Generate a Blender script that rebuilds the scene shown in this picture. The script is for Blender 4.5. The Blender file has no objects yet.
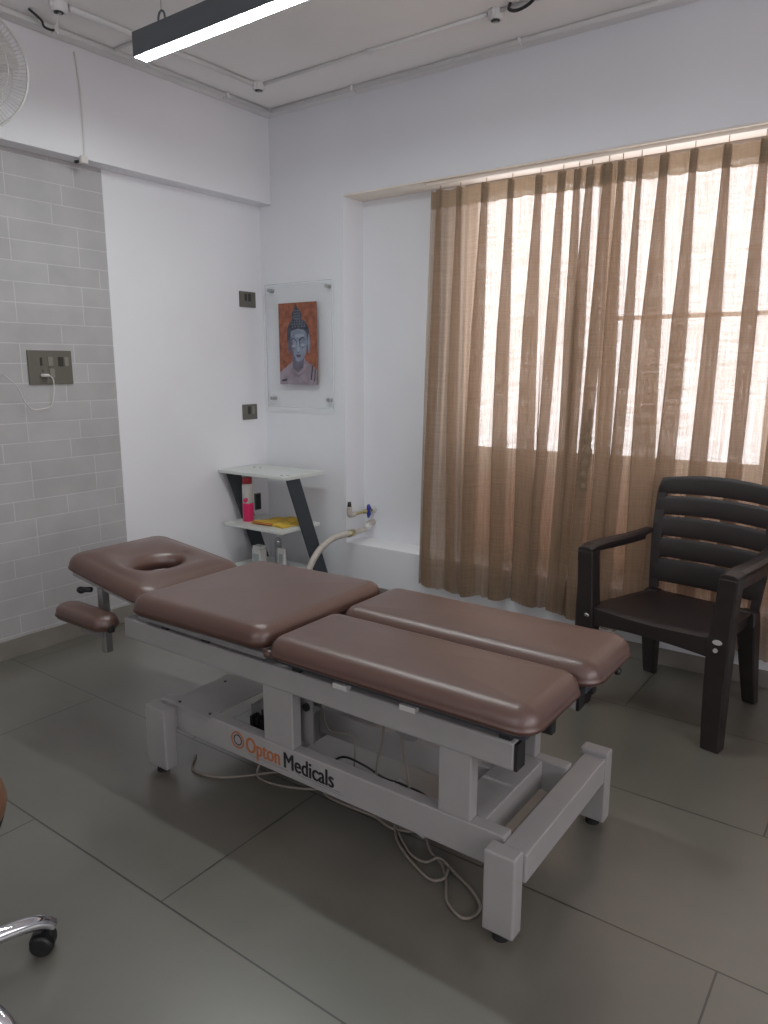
import bpy, bmesh, math, random
from mathutils import Vector, Matrix
random.seed(7)
C = bpy.context.scene.collection
sc = bpy.context.scene
PI = math.pi

# ------------------------------------------------------------------ camera
cam_d = bpy.data.cameras.new('camera')
cam = bpy.data.objects.new('camera', cam_d)
C.objects.link(cam)
yaw, pitch, roll = -0.628387, 0.195412, -0.00088
fw = Vector((math.sin(yaw)*math.cos(pitch), math.cos(yaw)*math.cos(pitch), -math.sin(pitch)))
r0 = Vector((math.cos(yaw), -math.sin(yaw), 0))
u0 = r0.cross(fw)
rt = math.cos(roll)*r0 + math.sin(roll)*u0
up = -math.sin(roll)*r0 + math.cos(roll)*u0
m = Matrix((rt, up, -fw)).transposed().to_4x4()
m.translation = Vector((0, 0, 1.341))
cam.matrix_world = m
cam_d.sensor_fit = 'HORIZONTAL'
cam_d.sensor_width = 36
cam_d.lens = 733.8/768*36
cam_d.clip_start = 0.02
sc.camera = cam

# ------------------------------------------------------------------ light, exposure
WORLD_STRENGTH = 3.3
LED_STRENGTH = 68.0
sc.view_settings.view_transform = 'Standard'
sc.view_settings.look = 'None'
sc.view_settings.gamma = 1
sc.view_settings.use_curve_mapping = False
sc.view_settings.exposure = 0.0
sc.cycles.use_denoising = True
sc.cycles.max_bounces = 10
sc.cycles.diffuse_bounces = 6
sc.cycles.transparent_max_bounces = 24
sc.cycles.sample_clamp_indirect = 6
w = bpy.data.worlds.new('overcast_sky')
w.use_nodes = True
w.node_tree.nodes['Background'].inputs[0].default_value = (1.0, 0.955, 0.985, 1)
w.node_tree.nodes['Background'].inputs[1].default_value = WORLD_STRENGTH
sc.world = w
pd = bpy.data.lights.new('daylight_portal', 'AREA')
pd.shape = 'RECTANGLE'; pd.size = 2.25; pd.size_y = 1.36
pd.cycles.is_portal = True
po = bpy.data.objects.new('daylight_portal', pd)
po.location = (-0.86, 3.60, 1.585)
po.rotation_euler = (-PI/2, 0, 0)      # faces -y, into the room
C.objects.link(po)
pd2 = bpy.data.lights.new('rear_fill_portal', 'AREA')  # serves the added rear window, fill light from behind the camera
pd2.shape = 'RECTANGLE'; pd2.size = 1.7; pd2.size_y = 1.0
pd2.cycles.is_portal = True
po2 = bpy.data.objects.new('rear_fill_portal', pd2)
po2.location = (-0.8, -1.62, 1.80)
po2.rotation_euler = (PI/2, 0, 0)       # faces +y, into the room
C.objects.link(po2)
pd3 = bpy.data.lights.new('side_fill_portal', 'AREA')  # serves the added side window, fill light from the right
pd3.shape = 'RECTANGLE'; pd3.size = 1.35; pd3.size_y = 3.0
pd3.cycles.is_portal = True
po3 = bpy.data.objects.new('side_fill_portal', pd3)
po3.location = (1.82, 0.6, 1.55)
po3.rotation_euler = (0, PI/2, 0)       # faces -x, into the room
C.objects.link(po3)

# ------------------------------------------------------------------ materials
def mat(name, col, rough=0.5, metal=0.0, spec=0.5, bump=0.0, bscale=40.0, var=0.0, vscale=6.0, coat=0.0, emit=None, es=0.0, alpha=1.0, trans=0.0):
    mm = bpy.data.materials.new(name); mm.use_nodes = True
    nt = mm.node_tree; b = nt.nodes['Principled BSDF']
    b.inputs['Base Color'].default_value = (*col, 1)
    b.inputs['Roughness'].default_value = rough
    b.inputs['Metallic'].default_value = metal
    b.inputs['Specular IOR Level'].default_value = spec
    b.inputs['Coat Weight'].default_value = coat
    b.inputs['Coat Roughness'].default_value = 0.15
    b.inputs['Transmission Weight'].default_value = trans
    b.inputs['Alpha'].default_value = alpha
    if emit:
        b.inputs['Emission Color'].default_value = (*emit, 1)
        b.inputs['Emission Strength'].default_value = es
    tc = nt.nodes.new('ShaderNodeTexCoord')
    if var > 0:
        n = nt.nodes.new('ShaderNodeTexNoise'); n.inputs['Scale'].default_value = vscale; n.inputs['Detail'].default_value = 5
        nt.links.new(tc.outputs['Object'], n.inputs['Vector'])
        r = nt.nodes.new('ShaderNodeValToRGB')
        r.color_ramp.elements[0].position = 0.3; r.color_ramp.elements[1].position = 0.7
        r.color_ramp.elements[0].color = (*[max(0, c*(1-var)) for c in col], 1)
        r.color_ramp.elements[1].color = (*[min(1, c*(1+var)) for c in col], 1)
        nt.links.new(n.outputs['Fac'], r.inputs['Fac']); nt.links.new(r.outputs['Color'], b.inputs['Base Color'])
    if bump > 0:
        n2 = nt.nodes.new('ShaderNodeTexNoise'); n2.inputs['Scale'].default_value = bscale; n2.inputs['Detail'].default_value = 4
        nt.links.new(tc.outputs['Object'], n2.inputs['Vector'])
        bp = nt.nodes.new('ShaderNodeBump'); bp.inputs['Strength'].default_value = bump; bp.inputs['Distance'].default_value = 0.01
        nt.links.new(n2.outputs['Fac'], bp.inputs['Height']); nt.links.new(bp.outputs['Normal'], b.inputs['Normal'])
    return mm

M = {}
M['wall'] = mat('painted_wall', (0.80, 0.805, 0.835), 0.55, var=0.03, vscale=1.5, bump=0.05, bscale=15)
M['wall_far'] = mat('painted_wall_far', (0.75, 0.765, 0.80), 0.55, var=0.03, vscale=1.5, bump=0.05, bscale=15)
M['ceil'] = mat('painted_ceiling', (0.84, 0.825, 0.825), 0.8, var=0.05, vscale=1.2, bump=0.08, bscale=12)
M['cream'] = mat('cream_paint', (0.85, 0.77, 0.68), 0.6, var=0.03)
M['skirt'] = mat('skirting_tile', (0.22, 0.205, 0.18), 0.4, var=0.12, vscale=5)
M['conduit'] = mat('white_conduit', (0.72, 0.72, 0.72), 0.4)
M['powder'] = mat('white_powder_coat', (0.35, 0.342, 0.34), 0.38, var=0.04, vscale=8, bump=0.03, bscale=60)
M['powder_grey'] = mat('grey_powder_coat', (0.21, 0.21, 0.21), 0.4)
M['leather'] = mat('brown_leatherette', (0.096, 0.044, 0.031), 0.42, bump=0.10, bscale=14, var=0.07, vscale=7, spec=0.9, coat=0.3)
M['leather'].node_tree.nodes['Principled BSDF'].inputs['Coat Roughness'].default_value = 0.34
M['black'] = mat('black_plastic', (0.014, 0.014, 0.015), 0.45)
M['rubber'] = mat('black_rubber', (0.012, 0.012, 0.012), 0.8)
M['steel'] = mat('brushed_steel', (0.45, 0.45, 0.45), 0.35, metal=0.9)
M['chrome'] = mat('chrome', (0.75, 0.76, 0.8), 0.08, metal=1.0)
M['chair'] = mat('dark_brown_plastic', (0.021, 0.0155, 0.0155), 0.42, bump=0.05, bscale=50, var=0.15, vscale=10)
M['scuff'] = mat('pale_scuff', (0.45, 0.43, 0.42), 0.7)
M['charcoal'] = mat('charcoal_metal', (0.035, 0.043, 0.052), 0.45)
M['laminate'] = mat('white_laminate', (0.62, 0.65, 0.62), 0.35)
M['taupe'] = mat('taupe_switch_plastic', (0.125, 0.12, 0.10), 0.4)
M['taupe_lt'] = mat('light_taupe_plastic', (0.22, 0.21, 0.18), 0.35)
M['taupe_dk'] = mat('dark_taupe_plastic', (0.03, 0.029, 0.025), 0.4)
M['cable'] = mat('white_cable', (0.70, 0.68, 0.66), 0.5)
M['cable_beige'] = mat('beige_cable', (0.24, 0.215, 0.185), 0.5)
M['led_body'] = mat('slate_grey_metal', (0.10, 0.115, 0.125), 0.45)
M['led'] = mat('led_diffuser', (0.9, 0.9, 0.9), 0.5, emit=(0.93, 1.0, 0.99), es=LED_STRENGTH)
M['pvc'] = mat('dusty_pvc', (0.50, 0.46, 0.41), 0.5, var=0.12, vscale=30)
M['blue'] = mat('blue_plastic', (0.03, 0.04, 0.30), 0.35)
M['brass'] = mat('brass', (0.45, 0.40, 0.22), 0.3, metal=0.8)
M['pink'] = mat('pink_plastic', (0.62, 0.02, 0.12), 0.3)
M['offwhite'] = mat('white_plastic', (0.62, 0.62, 0.60), 0.35)
M['redcap'] = mat('red_cap', (0.40, 0.02, 0.04), 0.35)
M['yellow'] = mat('yellow_cloth', (0.60, 0.40, 0.05), 0.8, var=0.25, vscale=25, bump=0.2, bscale=40)
M['yellow_dk'] = mat('orange_cloth_edge', (0.42, 0.16, 0.04), 0.8)
M['alu'] = mat('window_aluminium', (0.55, 0.48, 0.42), 0.4)
M['fan_white'] = mat('fan_plastic', (0.60, 0.60, 0.58), 0.45)
M['orange_ink'] = mat('orange_ink', (0.42, 0.14, 0.04), 0.5)
M['black_ink'] = mat('black_ink', (0.012, 0.012, 0.014), 0.5)
M['stool'] = mat('tan_leatherette', (0.17, 0.085, 0.045), 0.4, bump=0.05)
M['label_grey'] = mat('grey_label', (0.32, 0.36, 0.37), 0.5)

# floor: 1.2 x 0.6 m tiles, thin dark joints, rows staggered by half
def floor_material():
    mm = bpy.data.materials.new('concrete_look_floor_tile'); mm.use_nodes = True
    nt = mm.node_tree; L = nt.links; b = nt.nodes['Principled BSDF']
    tc = nt.nodes.new('ShaderNodeTexCoord')
    mp = nt.nodes.new('ShaderNodeMapping')
    mp.inputs['Location'].default_value = (0.83+1.2*10, -0.996+0.5985*10, 0)
    L.new(tc.outputs['Object'], mp.inputs['Vector'])
    br = nt.nodes.new('ShaderNodeTexBrick')
    br.offset = 0.5; br.offset_frequency = 2; br.squash = 1
    br.inputs['Scale'].default_value = 1
    br.inputs['Brick Width'].default_value = 1.2; br.inputs['Row Height'].default_value = 0.5985
    br.inputs['Mortar Size'].default_value = 0.0026; br.inputs['Mortar Smooth'].default_value = 0.1
    br.inputs['Color1'].default_value = (0.130, 0.125, 0.104, 1); br.inputs['Color2'].default_value = (0.141, 0.135, 0.113, 1)
    br.inputs['Mortar'].default_value = (0.010, 0.010, 0.009, 1)
    L.new(mp.outputs['Vector'], br.inputs['Vector'])
    n = nt.nodes.new('ShaderNodeTexNoise'); n.inputs['Scale'].default_value = 2.2; n.inputs['Detail'].default_value = 7; n.inputs['Roughness'].default_value = 0.6
    L.new(tc.outputs['Object'], n.inputs['Vector'])
    mr = nt.nodes.new('ShaderNodeMapRange'); mr.inputs['From Min'].default_value = 0.3; mr.inputs['From Max'].default_value = 0.7
    mr.inputs['To Min'].default_value = 0.84; mr.inputs['To Max'].default_value = 1.14
    L.new(n.outputs['Fac'], mr.inputs['Value'])
    mx = nt.nodes.new('ShaderNodeMix'); mx.data_type = 'RGBA'; mx.blend_type = 'MULTIPLY'; mx.inputs[0].default_value = 1
    L.new(br.outputs['Color'], mx.inputs[6]); L.new(mr.outputs['Result'], mx.inputs[7])
    L.new(mx.outputs[2], b.inputs['Base Color'])
    mr2 = nt.nodes.new('ShaderNodeMapRange'); mr2.inputs['To Min'].default_value = 0.26; mr2.inputs['To Max'].default_value = 0.42
    L.new(n.outputs['Fac'], mr2.inputs['Value']); L.new(mr2.outputs['Result'], b.inputs['Roughness'])
    b.inputs['Specular IOR Level'].default_value = 1.0; b.inputs['Coat Weight'].default_value = 0.5; b.inputs['Coat Roughness'].default_value = 0.28; b.inputs['Coat IOR'].default_value = 1.6
    bp = nt.nodes.new('ShaderNodeBump'); bp.inputs['Strength'].default_value = 0.25; bp.inputs['Distance'].default_value = 0.002; bp.invert = True
    L.new(br.outputs['Fac'], bp.inputs['Height']); L.new(bp.outputs['Normal'], b.inputs['Normal'])
    return mm
M['floor'] = floor_material()

def brick_material():
    mm = bpy.data.materials.new('grey_painted_brick'); mm.use_nodes = True
    nt = mm.node_tree; L = nt.links; b = nt.nodes['Principled BSDF']
    b.inputs['Roughness'].default_value = 0.6
    tc = nt.nodes.new('ShaderNodeTexCoord'); sp = nt.nodes.new('ShaderNodeSeparateXYZ'); cb = nt.nodes.new('ShaderNodeCombineXYZ')
    L.new(tc.outputs['Object'], sp.inputs[0]); L.new(sp.outputs['Y'], cb.inputs['X']); L.new(sp.outputs['Z'], cb.inputs['Y'])
    mp = nt.nodes.new('ShaderNodeMapping'); mp.inputs['Location'].default_value = (10.1, 9.0+0.024, 0)
    L.new(cb.outputs[0], mp.inputs['Vector'])
    br = nt.nodes.new('ShaderNodeTexBrick')
    br.offset = 0.37; br.offset_frequency = 3; br.squash = 0.8; br.squash_frequency = 4
    br.inputs['Scale'].default_value = 1
    br.inputs['Brick Width'].default_value = 0.33; br.inputs['Row Height'].default_value = 0.0895
    br.inputs['Mortar Size'].default_value = 0.0024; br.inputs['Mortar Smooth'].default_value = 0.3
    br.inputs['Color1'].default_value = (0.415, 0.405, 0.41, 1); br.inputs['Color2'].default_value = (0.445, 0.44, 0.445, 1)
    br.inputs['Mortar'].default_value = (0.56, 0.555, 0.56, 1)  # joints paler than the bricks: thin highlights put into the colour
    L.new(mp.outputs['Vector'], br.inputs['Vector'])
    n = nt.nodes.new('ShaderNodeTexNoise'); n.inputs['Scale'].default_value = 7; n.inputs['Detail'].default_value = 6
    L.new(tc.outputs['Object'], n.inputs['Vector'])
    mr = nt.nodes.new('ShaderNodeMapRange'); mr.inputs['From Min'].default_value = 0.3; mr.inputs['From Max'].default_value = 0.7
    mr.inputs['To Min'].default_value = 0.93; mr.inputs['To Max'].default_value = 1.06
    L.new(n.outputs['Fac'], mr.inputs['Value'])
    mx = nt.nodes.new('ShaderNodeMix'); mx.data_type = 'RGBA'; mx.blend_type = 'MULTIPLY'; mx.inputs[0].default_value = 1
    L.new(br.outputs['Color'], mx.inputs[6]); L.new(mr.outputs['Result'], mx.inputs[7]); L.new(mx.outputs[2], b.inputs['Base Color'])
    bp = nt.nodes.new('ShaderNodeBump'); bp.inputs['Strength'].default_value = 0.5; bp.inputs['Distance'].default_value = 0.003; bp.invert = True
    L.new(br.outputs['Fac'], bp.inputs['Height'])
    L.new(bp.outputs['Normal'], b.inputs['Normal'])
    return mm
M['brick'] = brick_material()

# woven sheer: threads scatter and let light through, gaps between them are open
def curtain_material(name, open_fac, col, tcol):
    mm = bpy.data.materials.new(name); mm.use_nodes = True
    nt = mm.node_tree; L = nt.links; nt.nodes.remove(nt.nodes['Principled BSDF'])
    out = nt.nodes['Material Output']
    df = nt.nodes.new('ShaderNodeBsdfDiffuse'); df.inputs[0].default_value = (*col, 1)
    tl = nt.nodes.new('ShaderNodeBsdfTranslucent'); tl.inputs[0].default_value = (*tcol, 1)
    m1 = nt.nodes.new('ShaderNodeMixShader'); m1.inputs[0].default_value = 0.5
    L.new(df.outputs[0], m1.inputs[1]); L.new(tl.outputs[0], m1.inputs[2])
    tp = nt.nodes.new('ShaderNodeBsdfTransparent'); tp.inputs[0].default_value = (1, 1, 1, 1)
    m2 = nt.nodes.new('ShaderNodeMixShader')
    uv = nt.nodes.new('ShaderNodeUVMap')
    facs = []
    for sx, sy in ((420, 9), (9, 420), (170, 3), (3, 170)):
        mp = nt.nodes.new('ShaderNodeMapping'); mp.inputs['Scale'].default_value = (sx, sy, 1)
        L.new(uv.outputs[0], mp.inputs['Vector'])
        n = nt.nodes.new('ShaderNodeTexNoise'); n.inputs['Scale'].default_value = 1; n.inputs['Detail'].default_value = 1
        L.new(mp.outputs[0], n.inputs['Vector']); facs.append(n.outputs['Fac'])
    a = facs[0]
    for f in facs[1:]:
        ad = nt.nodes.new('ShaderNodeMath'); ad.operation = 'ADD'; L.new(a, ad.inputs[0]); L.new(f, ad.inputs[1]); a = ad.outputs[0]
    mr = nt.nodes.new('ShaderNodeMapRange'); mr.inputs['From Min'].default_value = 1.6; mr.inputs['From Max'].default_value = 2.4
    mr.inputs['To Min'].default_value = max(0, open_fac-0.14); mr.inputs['To Max'].default_value = min(1, open_fac+0.14)
    L.new(a, mr.inputs['Value']); L.new(mr.outputs[0], m2.inputs[0])
    L.new(m1.outputs[0], m2.inputs[1]); L.new(tp.outputs[0], m2.inputs[2])
    L.new(m2.outputs[0], out.inputs[0])
    return mm
M['curtain'] = curtain_material('taupe_sheer', 0.225, (0.37, 0.275, 0.195), (0.56, 0.43, 0.33))
M['header'] = curtain_material('taupe_sheer_doubled', 0.11, (0.42, 0.34, 0.25), (0.56, 0.44, 0.31))

def frosted_material():
    mm = bpy.data.materials.new('frosted_cream_panel'); mm.use_nodes = True
    nt = mm.node_tree; L = nt.links; nt.nodes.remove(nt.nodes['Principled BSDF']); out = nt.nodes['Material Output']
    df = nt.nodes.new('ShaderNodeBsdfDiffuse'); df.inputs[0].default_value = (0.75, 0.66, 0.58, 1)
    tl = nt.nodes.new('ShaderNodeBsdfTranslucent'); tl.inputs[0].default_value = (0.47, 0.355, 0.29, 1)
    mx = nt.nodes.new('ShaderNodeMixShader'); mx.inputs[0].default_value = 0.5
    L.new(df.outputs[0], mx.inputs[1]); L.new(tl.outputs[0], mx.inputs[2]); L.new(mx.outputs[0], out.inputs[0])
    return mm
M['frosted'] = frosted_material()
def glass_material(name, tint, amount=0.08, rough=0.02):
    mm = bpy.data.materials.new(name); mm.use_nodes = True
    nt = mm.node_tree; L = nt.links; nt.nodes.remove(nt.nodes['Principled BSDF']); out = nt.nodes['Material Output']
    tp = nt.nodes.new('ShaderNodeBsdfTransparent'); tp.inputs[0].default_value = (*tint, 1)
    gl = nt.nodes.new('ShaderNodeBsdfGlossy'); gl.inputs['Roughness'].default_value = rough
    mx = nt.nodes.new('ShaderNodeMixShader'); mx.inputs[0].default_value = amount
    L.new(tp.outputs[0], mx.inputs[1]); L.new(gl.outputs[0], mx.inputs[2]); L.new(mx.outputs[0], out.inputs[0])
    return mm
M['glass'] = glass_material('window_glass', (0.97, 0.98, 0.98), 0.05)
M['acrylic'] = glass_material('clear_acrylic', (0.985, 0.99, 0.99), 0.03, 0.05)
M['acrylic_edge'] = mat('acrylic_edge', (0.72, 0.75, 0.76), 0.3, alpha=0.45)
M['bottle_clear'] = glass_material('clear_bottle', (0.80, 0.82, 0.82), 0.12, 0.1)

# ------------------------------------------------------------------ helpers
def base_of(p):
    v = Vector((0, 0, 0))
    while p is not None:
        v += Vector(p.location); p = p.parent
    return v
def smooth_flags(bm, on=True):
    for f in bm.faces: f.smooth = on
def obj(name, bm, material, parent=None, smooth=False, local=False, bevel=0, keep_normals=False):
    """world-space bmesh -> one mesh object; the parent's place is taken off the vertices"""
    if not keep_normals:
        bmesh.ops.recalc_face_normals(bm, faces=bm.faces)
    if parent is not None and not local:
        bmesh.ops.translate(bm, verts=bm.verts, vec=-base_of(parent))
    if smooth: smooth_flags(bm)
    me = bpy.data.meshes.new(name); bm.to_mesh(me); bm.free()
    mats = material if isinstance(material, (list, tuple)) else [material]
    for x in mats: me.materials.append(x)
    o = bpy.data.objects.new(name, me); C.objects.link(o); o.parent = parent
    if bevel > 0:
        md = o.modifiers.new('bevel', 'BEVEL'); md.width = bevel; md.segments = 2; md.limit_method = 'ANGLE'; md.angle_limit = math.radians(40)
    return o
def centred(o):
    """move the origin of a top-level mesh to the bottom centre of its box"""
    vs = [v.co for v in o.data.vertices]
    c = Vector(((min(v.x for v in vs)+max(v.x for v in vs))/2, (min(v.y for v in vs)+max(v.y for v in vs))/2, min(v.z for v in vs)))
    o.data.transform(Matrix.Translation(-c)); o.location = c
    return o
def tag(o, label, cat, group=None):
    o['label'] = label; o['category'] = cat
    if group: o['group'] = group
    return o
def thing(name, label, cat, loc=(0, 0, 0), rz=0.0, group=None):
    o = bpy.data.objects.new(name, None); C.objects.link(o)
    o.empty_display_size = 0.05; o.location = loc; o.rotation_euler = (0, 0, rz)
    return tag(o, label, cat, group)
def struct(name, bm, material, bevel=0, smooth=False):
    o = obj(name, bm, material, None, smooth=smooth, bevel=bevel); o['kind'] = 'structure'; return o
def new(): return bmesh.new()
def box(bm, x0, x1, y0, y1, z0, z1, mi=0):
    vs = [bm.verts.new(p) for p in ((x0,y0,z0),(x1,y0,z0),(x1,y1,z0),(x0,y1,z0),(x0,y0,z1),(x1,y0,z1),(x1,y1,z1),(x0,y1,z1))]
    for q in ((3,2,1,0),(4,5,6,7),(0,1,5,4),(1,2,6,5),(2,3,7,6),(3,0,4,7)):
        f = bm.faces.new([vs[i] for i in q]); f.material_index = mi
    return bm
def bx(*a): return box(new(), *a)
def prism(bm, pts, axis, a, b):
    """extrude a 2D outline along axis ('x','y','z') between a and b"""
    def P(u, v, t):
        return {'x': (t, u, v), 'y': (u, t, v), 'z': (u, v, t)}[axis]
    A = [bm.verts.new(P(u, v, a)) for u, v in pts]; B = [bm.verts.new(P(u, v, b)) for u, v in pts]
    bm.faces.new(A); bm.faces.new(B[::-1]); n = len(pts)
    for i in range(n): bm.faces.new((A[i], B[i], B[(i+1) % n], A[(i+1) % n]))
    return bm
def cyl(bm, p0, p1, r0_, r1_=None, seg=20, caps=True):
    if r1_ is None: r1_ = r0_
    return tube(bm, [p0, p1], [r0_, r1_], seg, caps)
def tube(bm, pts, rad, seg=10, caps=True, flat=None, closed=False):
    pts = [Vector(p) for p in pts]; n = len(pts)
    if not isinstance(rad, (list, tuple)): rad = [rad]*n
    rings = []; prev = None
    for i, p in enumerate(pts):
        if closed: t = pts[(i+1) % n]-pts[i-1]
        else: t = pts[min(i+1, n-1)]-pts[max(i-1, 0)]
        t.normalize()
        if prev is None:
            a = Vector((0, 0, 1)) if abs(t.z) < 0.9 else Vector((1, 0, 0))
            nrm = (a-t*a.dot(t)).normalized()
        else:
            nrm = prev-t*prev.dot(t)
            nrm = nrm.normalized() if nrm.length > 1e-6 else Vector((1, 0, 0))
        prev = nrm; bi = t.cross(nrm)
        fx, fy = flat if flat else (1, 1)
        rings.append([bm.verts.new(p+rad[i]*(fx*math.cos(2*PI*k/seg)*nrm+fy*math.sin(2*PI*k/seg)*bi)) for k in range(seg)])
    last = n if closed else n-1
    for i in range(last):
        A, B = rings[i], rings[(i+1) % n]
        for k in range(seg): bm.faces.new((A[k], A[(k+1) % seg], B[(k+1) % seg], B[k]))
    if caps and not closed:
        bm.faces.new(rings[0][::-1]); bm.faces.new(rings[-1])
    return bm
def lathe(bm, prof, c, seg=28, M4=None):
    """prof: (radius, height) list around z through c"""
    rings = []
    for r, z in prof:
        ring = []
        for k in range(seg):
            v = Vector((r*math.cos(2*PI*k/seg), r*math.sin(2*PI*k/seg), z))
            if M4: v = M4 @ v
            ring.append(bm.verts.new(v+Vector(c)))
        rings.append(ring)
    for i in range(len(rings)-1):
        for k in range(seg): bm.faces.new((rings[i][k], rings[i][(k+1) % seg], rings[i+1][(k+1) % seg], rings[i+1][k]))
    bm.faces.new(rings[0][::-1]); bm.faces.new(rings[-1])
    return bm
def spline(pts, n=10):
    pts = [Vector(p) for p in pts]; out = []
    for i in range(len(pts)-1):
        p0 = pts[max(i-1, 0)]; p1 = pts[i]; p2 = pts[i+1]; p3 = pts[min(i+2, len(pts)-1)]
        for k in range(n):
            t = k/n
            out.append(0.5*((2*p1)+(p2-p0)*t+(2*p0-5*p1+4*p2-p3)*t*t+(3*p1-p0-3*p2+p3)*t**3))
    out.append(pts[-1]); return out
def rot_about(bm, axis, ang, cen):
    bmesh.ops.rotate(bm, verts=bm.verts, cent=Vector(cen), matrix=Matrix.Rotation(ang, 3, axis)); return bm
def ico(bm, c, r, s=(1, 1, 1), sub=3):
    res = bmesh.ops.create_icosphere(bm, subdivisions=sub, radius=r)
    for v in res['verts']: v.co = Vector((v.co.x*s[0], v.co.y*s[1], v.co.z*s[2]))+Vector(c)
    return bm

# ------------------------------------------------------------------ room shell
XL, YB, ZC = -3.33, 3.32, 2.745           # left wall, back wall, ceiling
XR, YF = 1.7, -1.5
BX, BZ = -3.23, 2.275                      # beam face and underside
NX, NY, SZ, LZ = -2.69, 3.50, 0.308, 2.262 # window recess: left jamb, depth, sill, lintel
WX0, WX1, WZ0, WZ1 = -2.030, 0.25, 0.852, 2.262
struct('floor', bx(XL-0.1, XR+0.1, YF-0.1, YB+0.3, -0.1, 0), M['floor'])
struct('ceiling', bx(XL-0.1, XR+0.1, YF-0.1, YB+0.3, ZC, ZC+0.1), M['ceil'])
struct('wall_left', bx(XL-0.12, XL, YF-0.1, YB+0.3, 0, ZC), M['wall'])
struct('wall_left_brick', bx(XL-0.004, XL+0.006, YF, 2.26, 0.09, BZ), M['brick'])
struct('wall_left_beam', bx(XL, BX, YF, YB, BZ, ZC), M['wall'], bevel=0.003)
b = new()
box(b, XR, XR+0.1, YF-0.1, -0.9, 0, ZC); box(b, XR, XR+0.1, 2.1, YB+0.3, 0, ZC)
box(b, XR, XR+0.1, -0.9, 2.1, 0, 0.9); box(b, XR, XR+0.1, -0.9, 2.1, 2.25, ZC)
struct('wall_right', b, M['wall'])
b = new()
for q in range(4):
    yq = -0.9+q*2.96/3; box(b, XR+0.03, XR+0.07, yq, yq+0.04, 0.9, 2.25)
for q in range(3):
    yq = -0.86+q*2.96/3; box(b, XR+0.03, XR+0.07, yq, yq+0.947, 0.9, 0.94); box(b, XR+0.03, XR+0.07, yq, yq+0.947, 2.21, 2.25)
struct('added_side_window', b, M['alu'])  # unseen window, added to let fill light in from the right
b = new()
box(b, XL, -1.6, YF-0.1, YF, 0, ZC); box(b, 0.0, XR, YF-0.1, YF, 0, ZC)
box(b, -1.6, 0.0, YF-0.1, YF, 0, 1.3); box(b, -1.6, 0.0, YF-0.1, YF, 2.3, ZC)
struct('wall_front', b, M['wall'])
b = new()
for q in range(3):
    xq = -1.6+q*0.78; box(b, xq, xq+0.04, YF-0.07, YF-0.03, 1.3, 2.3)
for q in range(2):
    xq = -1.56+q*0.78; box(b, xq, xq+0.74, YF-0.07, YF-0.03, 1.3, 1.34); box(b, xq, xq+0.74, YF-0.07, YF-0.03, 2.26, 2.3)
struct('added_rear_window', b, M['alu'])  # unseen window, added to let fill light in behind the camera
b = new()                                   # back wall with the recess
box(b, XL, NX, YB, YB+0.3, 0, ZC)
box(b, NX, XR, YB, YB+0.3, LZ, ZC)
box(b, NX, XR, YB, YB+0.3, 0, SZ)
box(b, XR-0.15, XR, YB, NY, SZ, LZ)
struct('wall_back', b, M['wall_far'])
b = new()                                   # thinner wall inside the recess, around the window
box(b, NX, WX0, NY, NY+0.12, SZ, LZ)
box(b, WX1, XR-0.15, NY, NY+0.12, SZ, LZ)
struct('wall_back_recess', b, M['wall_far'])
b = new()                                   # lower fixed lights: frosted panels in a cream frame
box(b, WX0, WX1, NY, NY+0.05, SZ, SZ+0.07); box(b, WX0, WX1, NY, NY+0.05, WZ0-0.05, WZ0)
for xq in (WX0, WX0+0.76, WX0+1.52, WX1-0.06): box(b, xq, xq+0.06, NY, NY+0.05, SZ+0.07, WZ0-0.05)
lowf = struct('window_4', b, M['cream'])
for xq in (WX0, WX0+0.76, WX0+1.52): obj('frosted_panel', bx(xq+0.06, min(xq+0.76, WX1-0.06), NY+0.015, NY+0.035, SZ+0.07, WZ0-0.05), M['frosted'], lowf)
struct('trim_1', bx(NX, XR-0.15, YB-0.0, NY, SZ, SZ+0.006), M['wall'])      # sill slab
struct('trim_2', bx(NX, XR-0.15, YB+0.004, NY, LZ-0.006, LZ), M['cream'])    # painted soffit
struct('baseboard_left', bx(XL, XL+0.014, YF, YB, 0, 0.09), M['skirt'], bevel=0.002)
struct('baseboard_back', bx(XL+0.014, XR, YB-0.014, YB, 0, 0.075), M['skirt'], bevel=0.002)

# window: three sliding sashes
b = new()
fr = 0.035
box(b, WX0, WX0+fr, NY+0.02, NY+0.09, WZ0, WZ1); box(b, WX1-fr, WX1, NY+0.02, NY+0.09, WZ0, WZ1)
box(b, WX0+fr, WX1-fr, NY+0.02, NY+0.09, WZ0, WZ0+fr); box(b, WX0+fr, WX1-fr, NY+0.02, NY+0.09, WZ1-fr, WZ1)
wf = struct('window_1', b, M['alu'])
for k in range(3):
    xa = WX0+fr+k*(WX1-WX0-2*fr)/3; xb = WX0+fr+(k+1)*(WX1-WX0-2*fr)/3
    yk = NY+0.035+0.022*(k % 2)
    b = new(); t_ = 0.028
    za, zb = WZ0+fr, WZ1-fr
    box(b, xa, xa+t_, yk, yk+0.018, za, zb); box(b, xb-t_, xb, yk, yk+0.018, za, zb)
    box(b, xa+t_, xb-t_, yk, yk+0.018, za, za+t_); box(b, xa+t_, xb-t_, yk, yk+0.018, zb-t_, zb)
    if k >= 1: box(b, xa+t_, xb-t_, yk+0.004, yk+0.014, 1.555, 1.575)
    s = obj('window_sash', b, M['alu'], wf)
    obj('window_pane', bx(xa+t_-0.004, xb-t_+0.004, yk+0.007, yk+0.011, za+t_-0.004, zb-t_+0.004), M['glass'], s)

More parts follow.
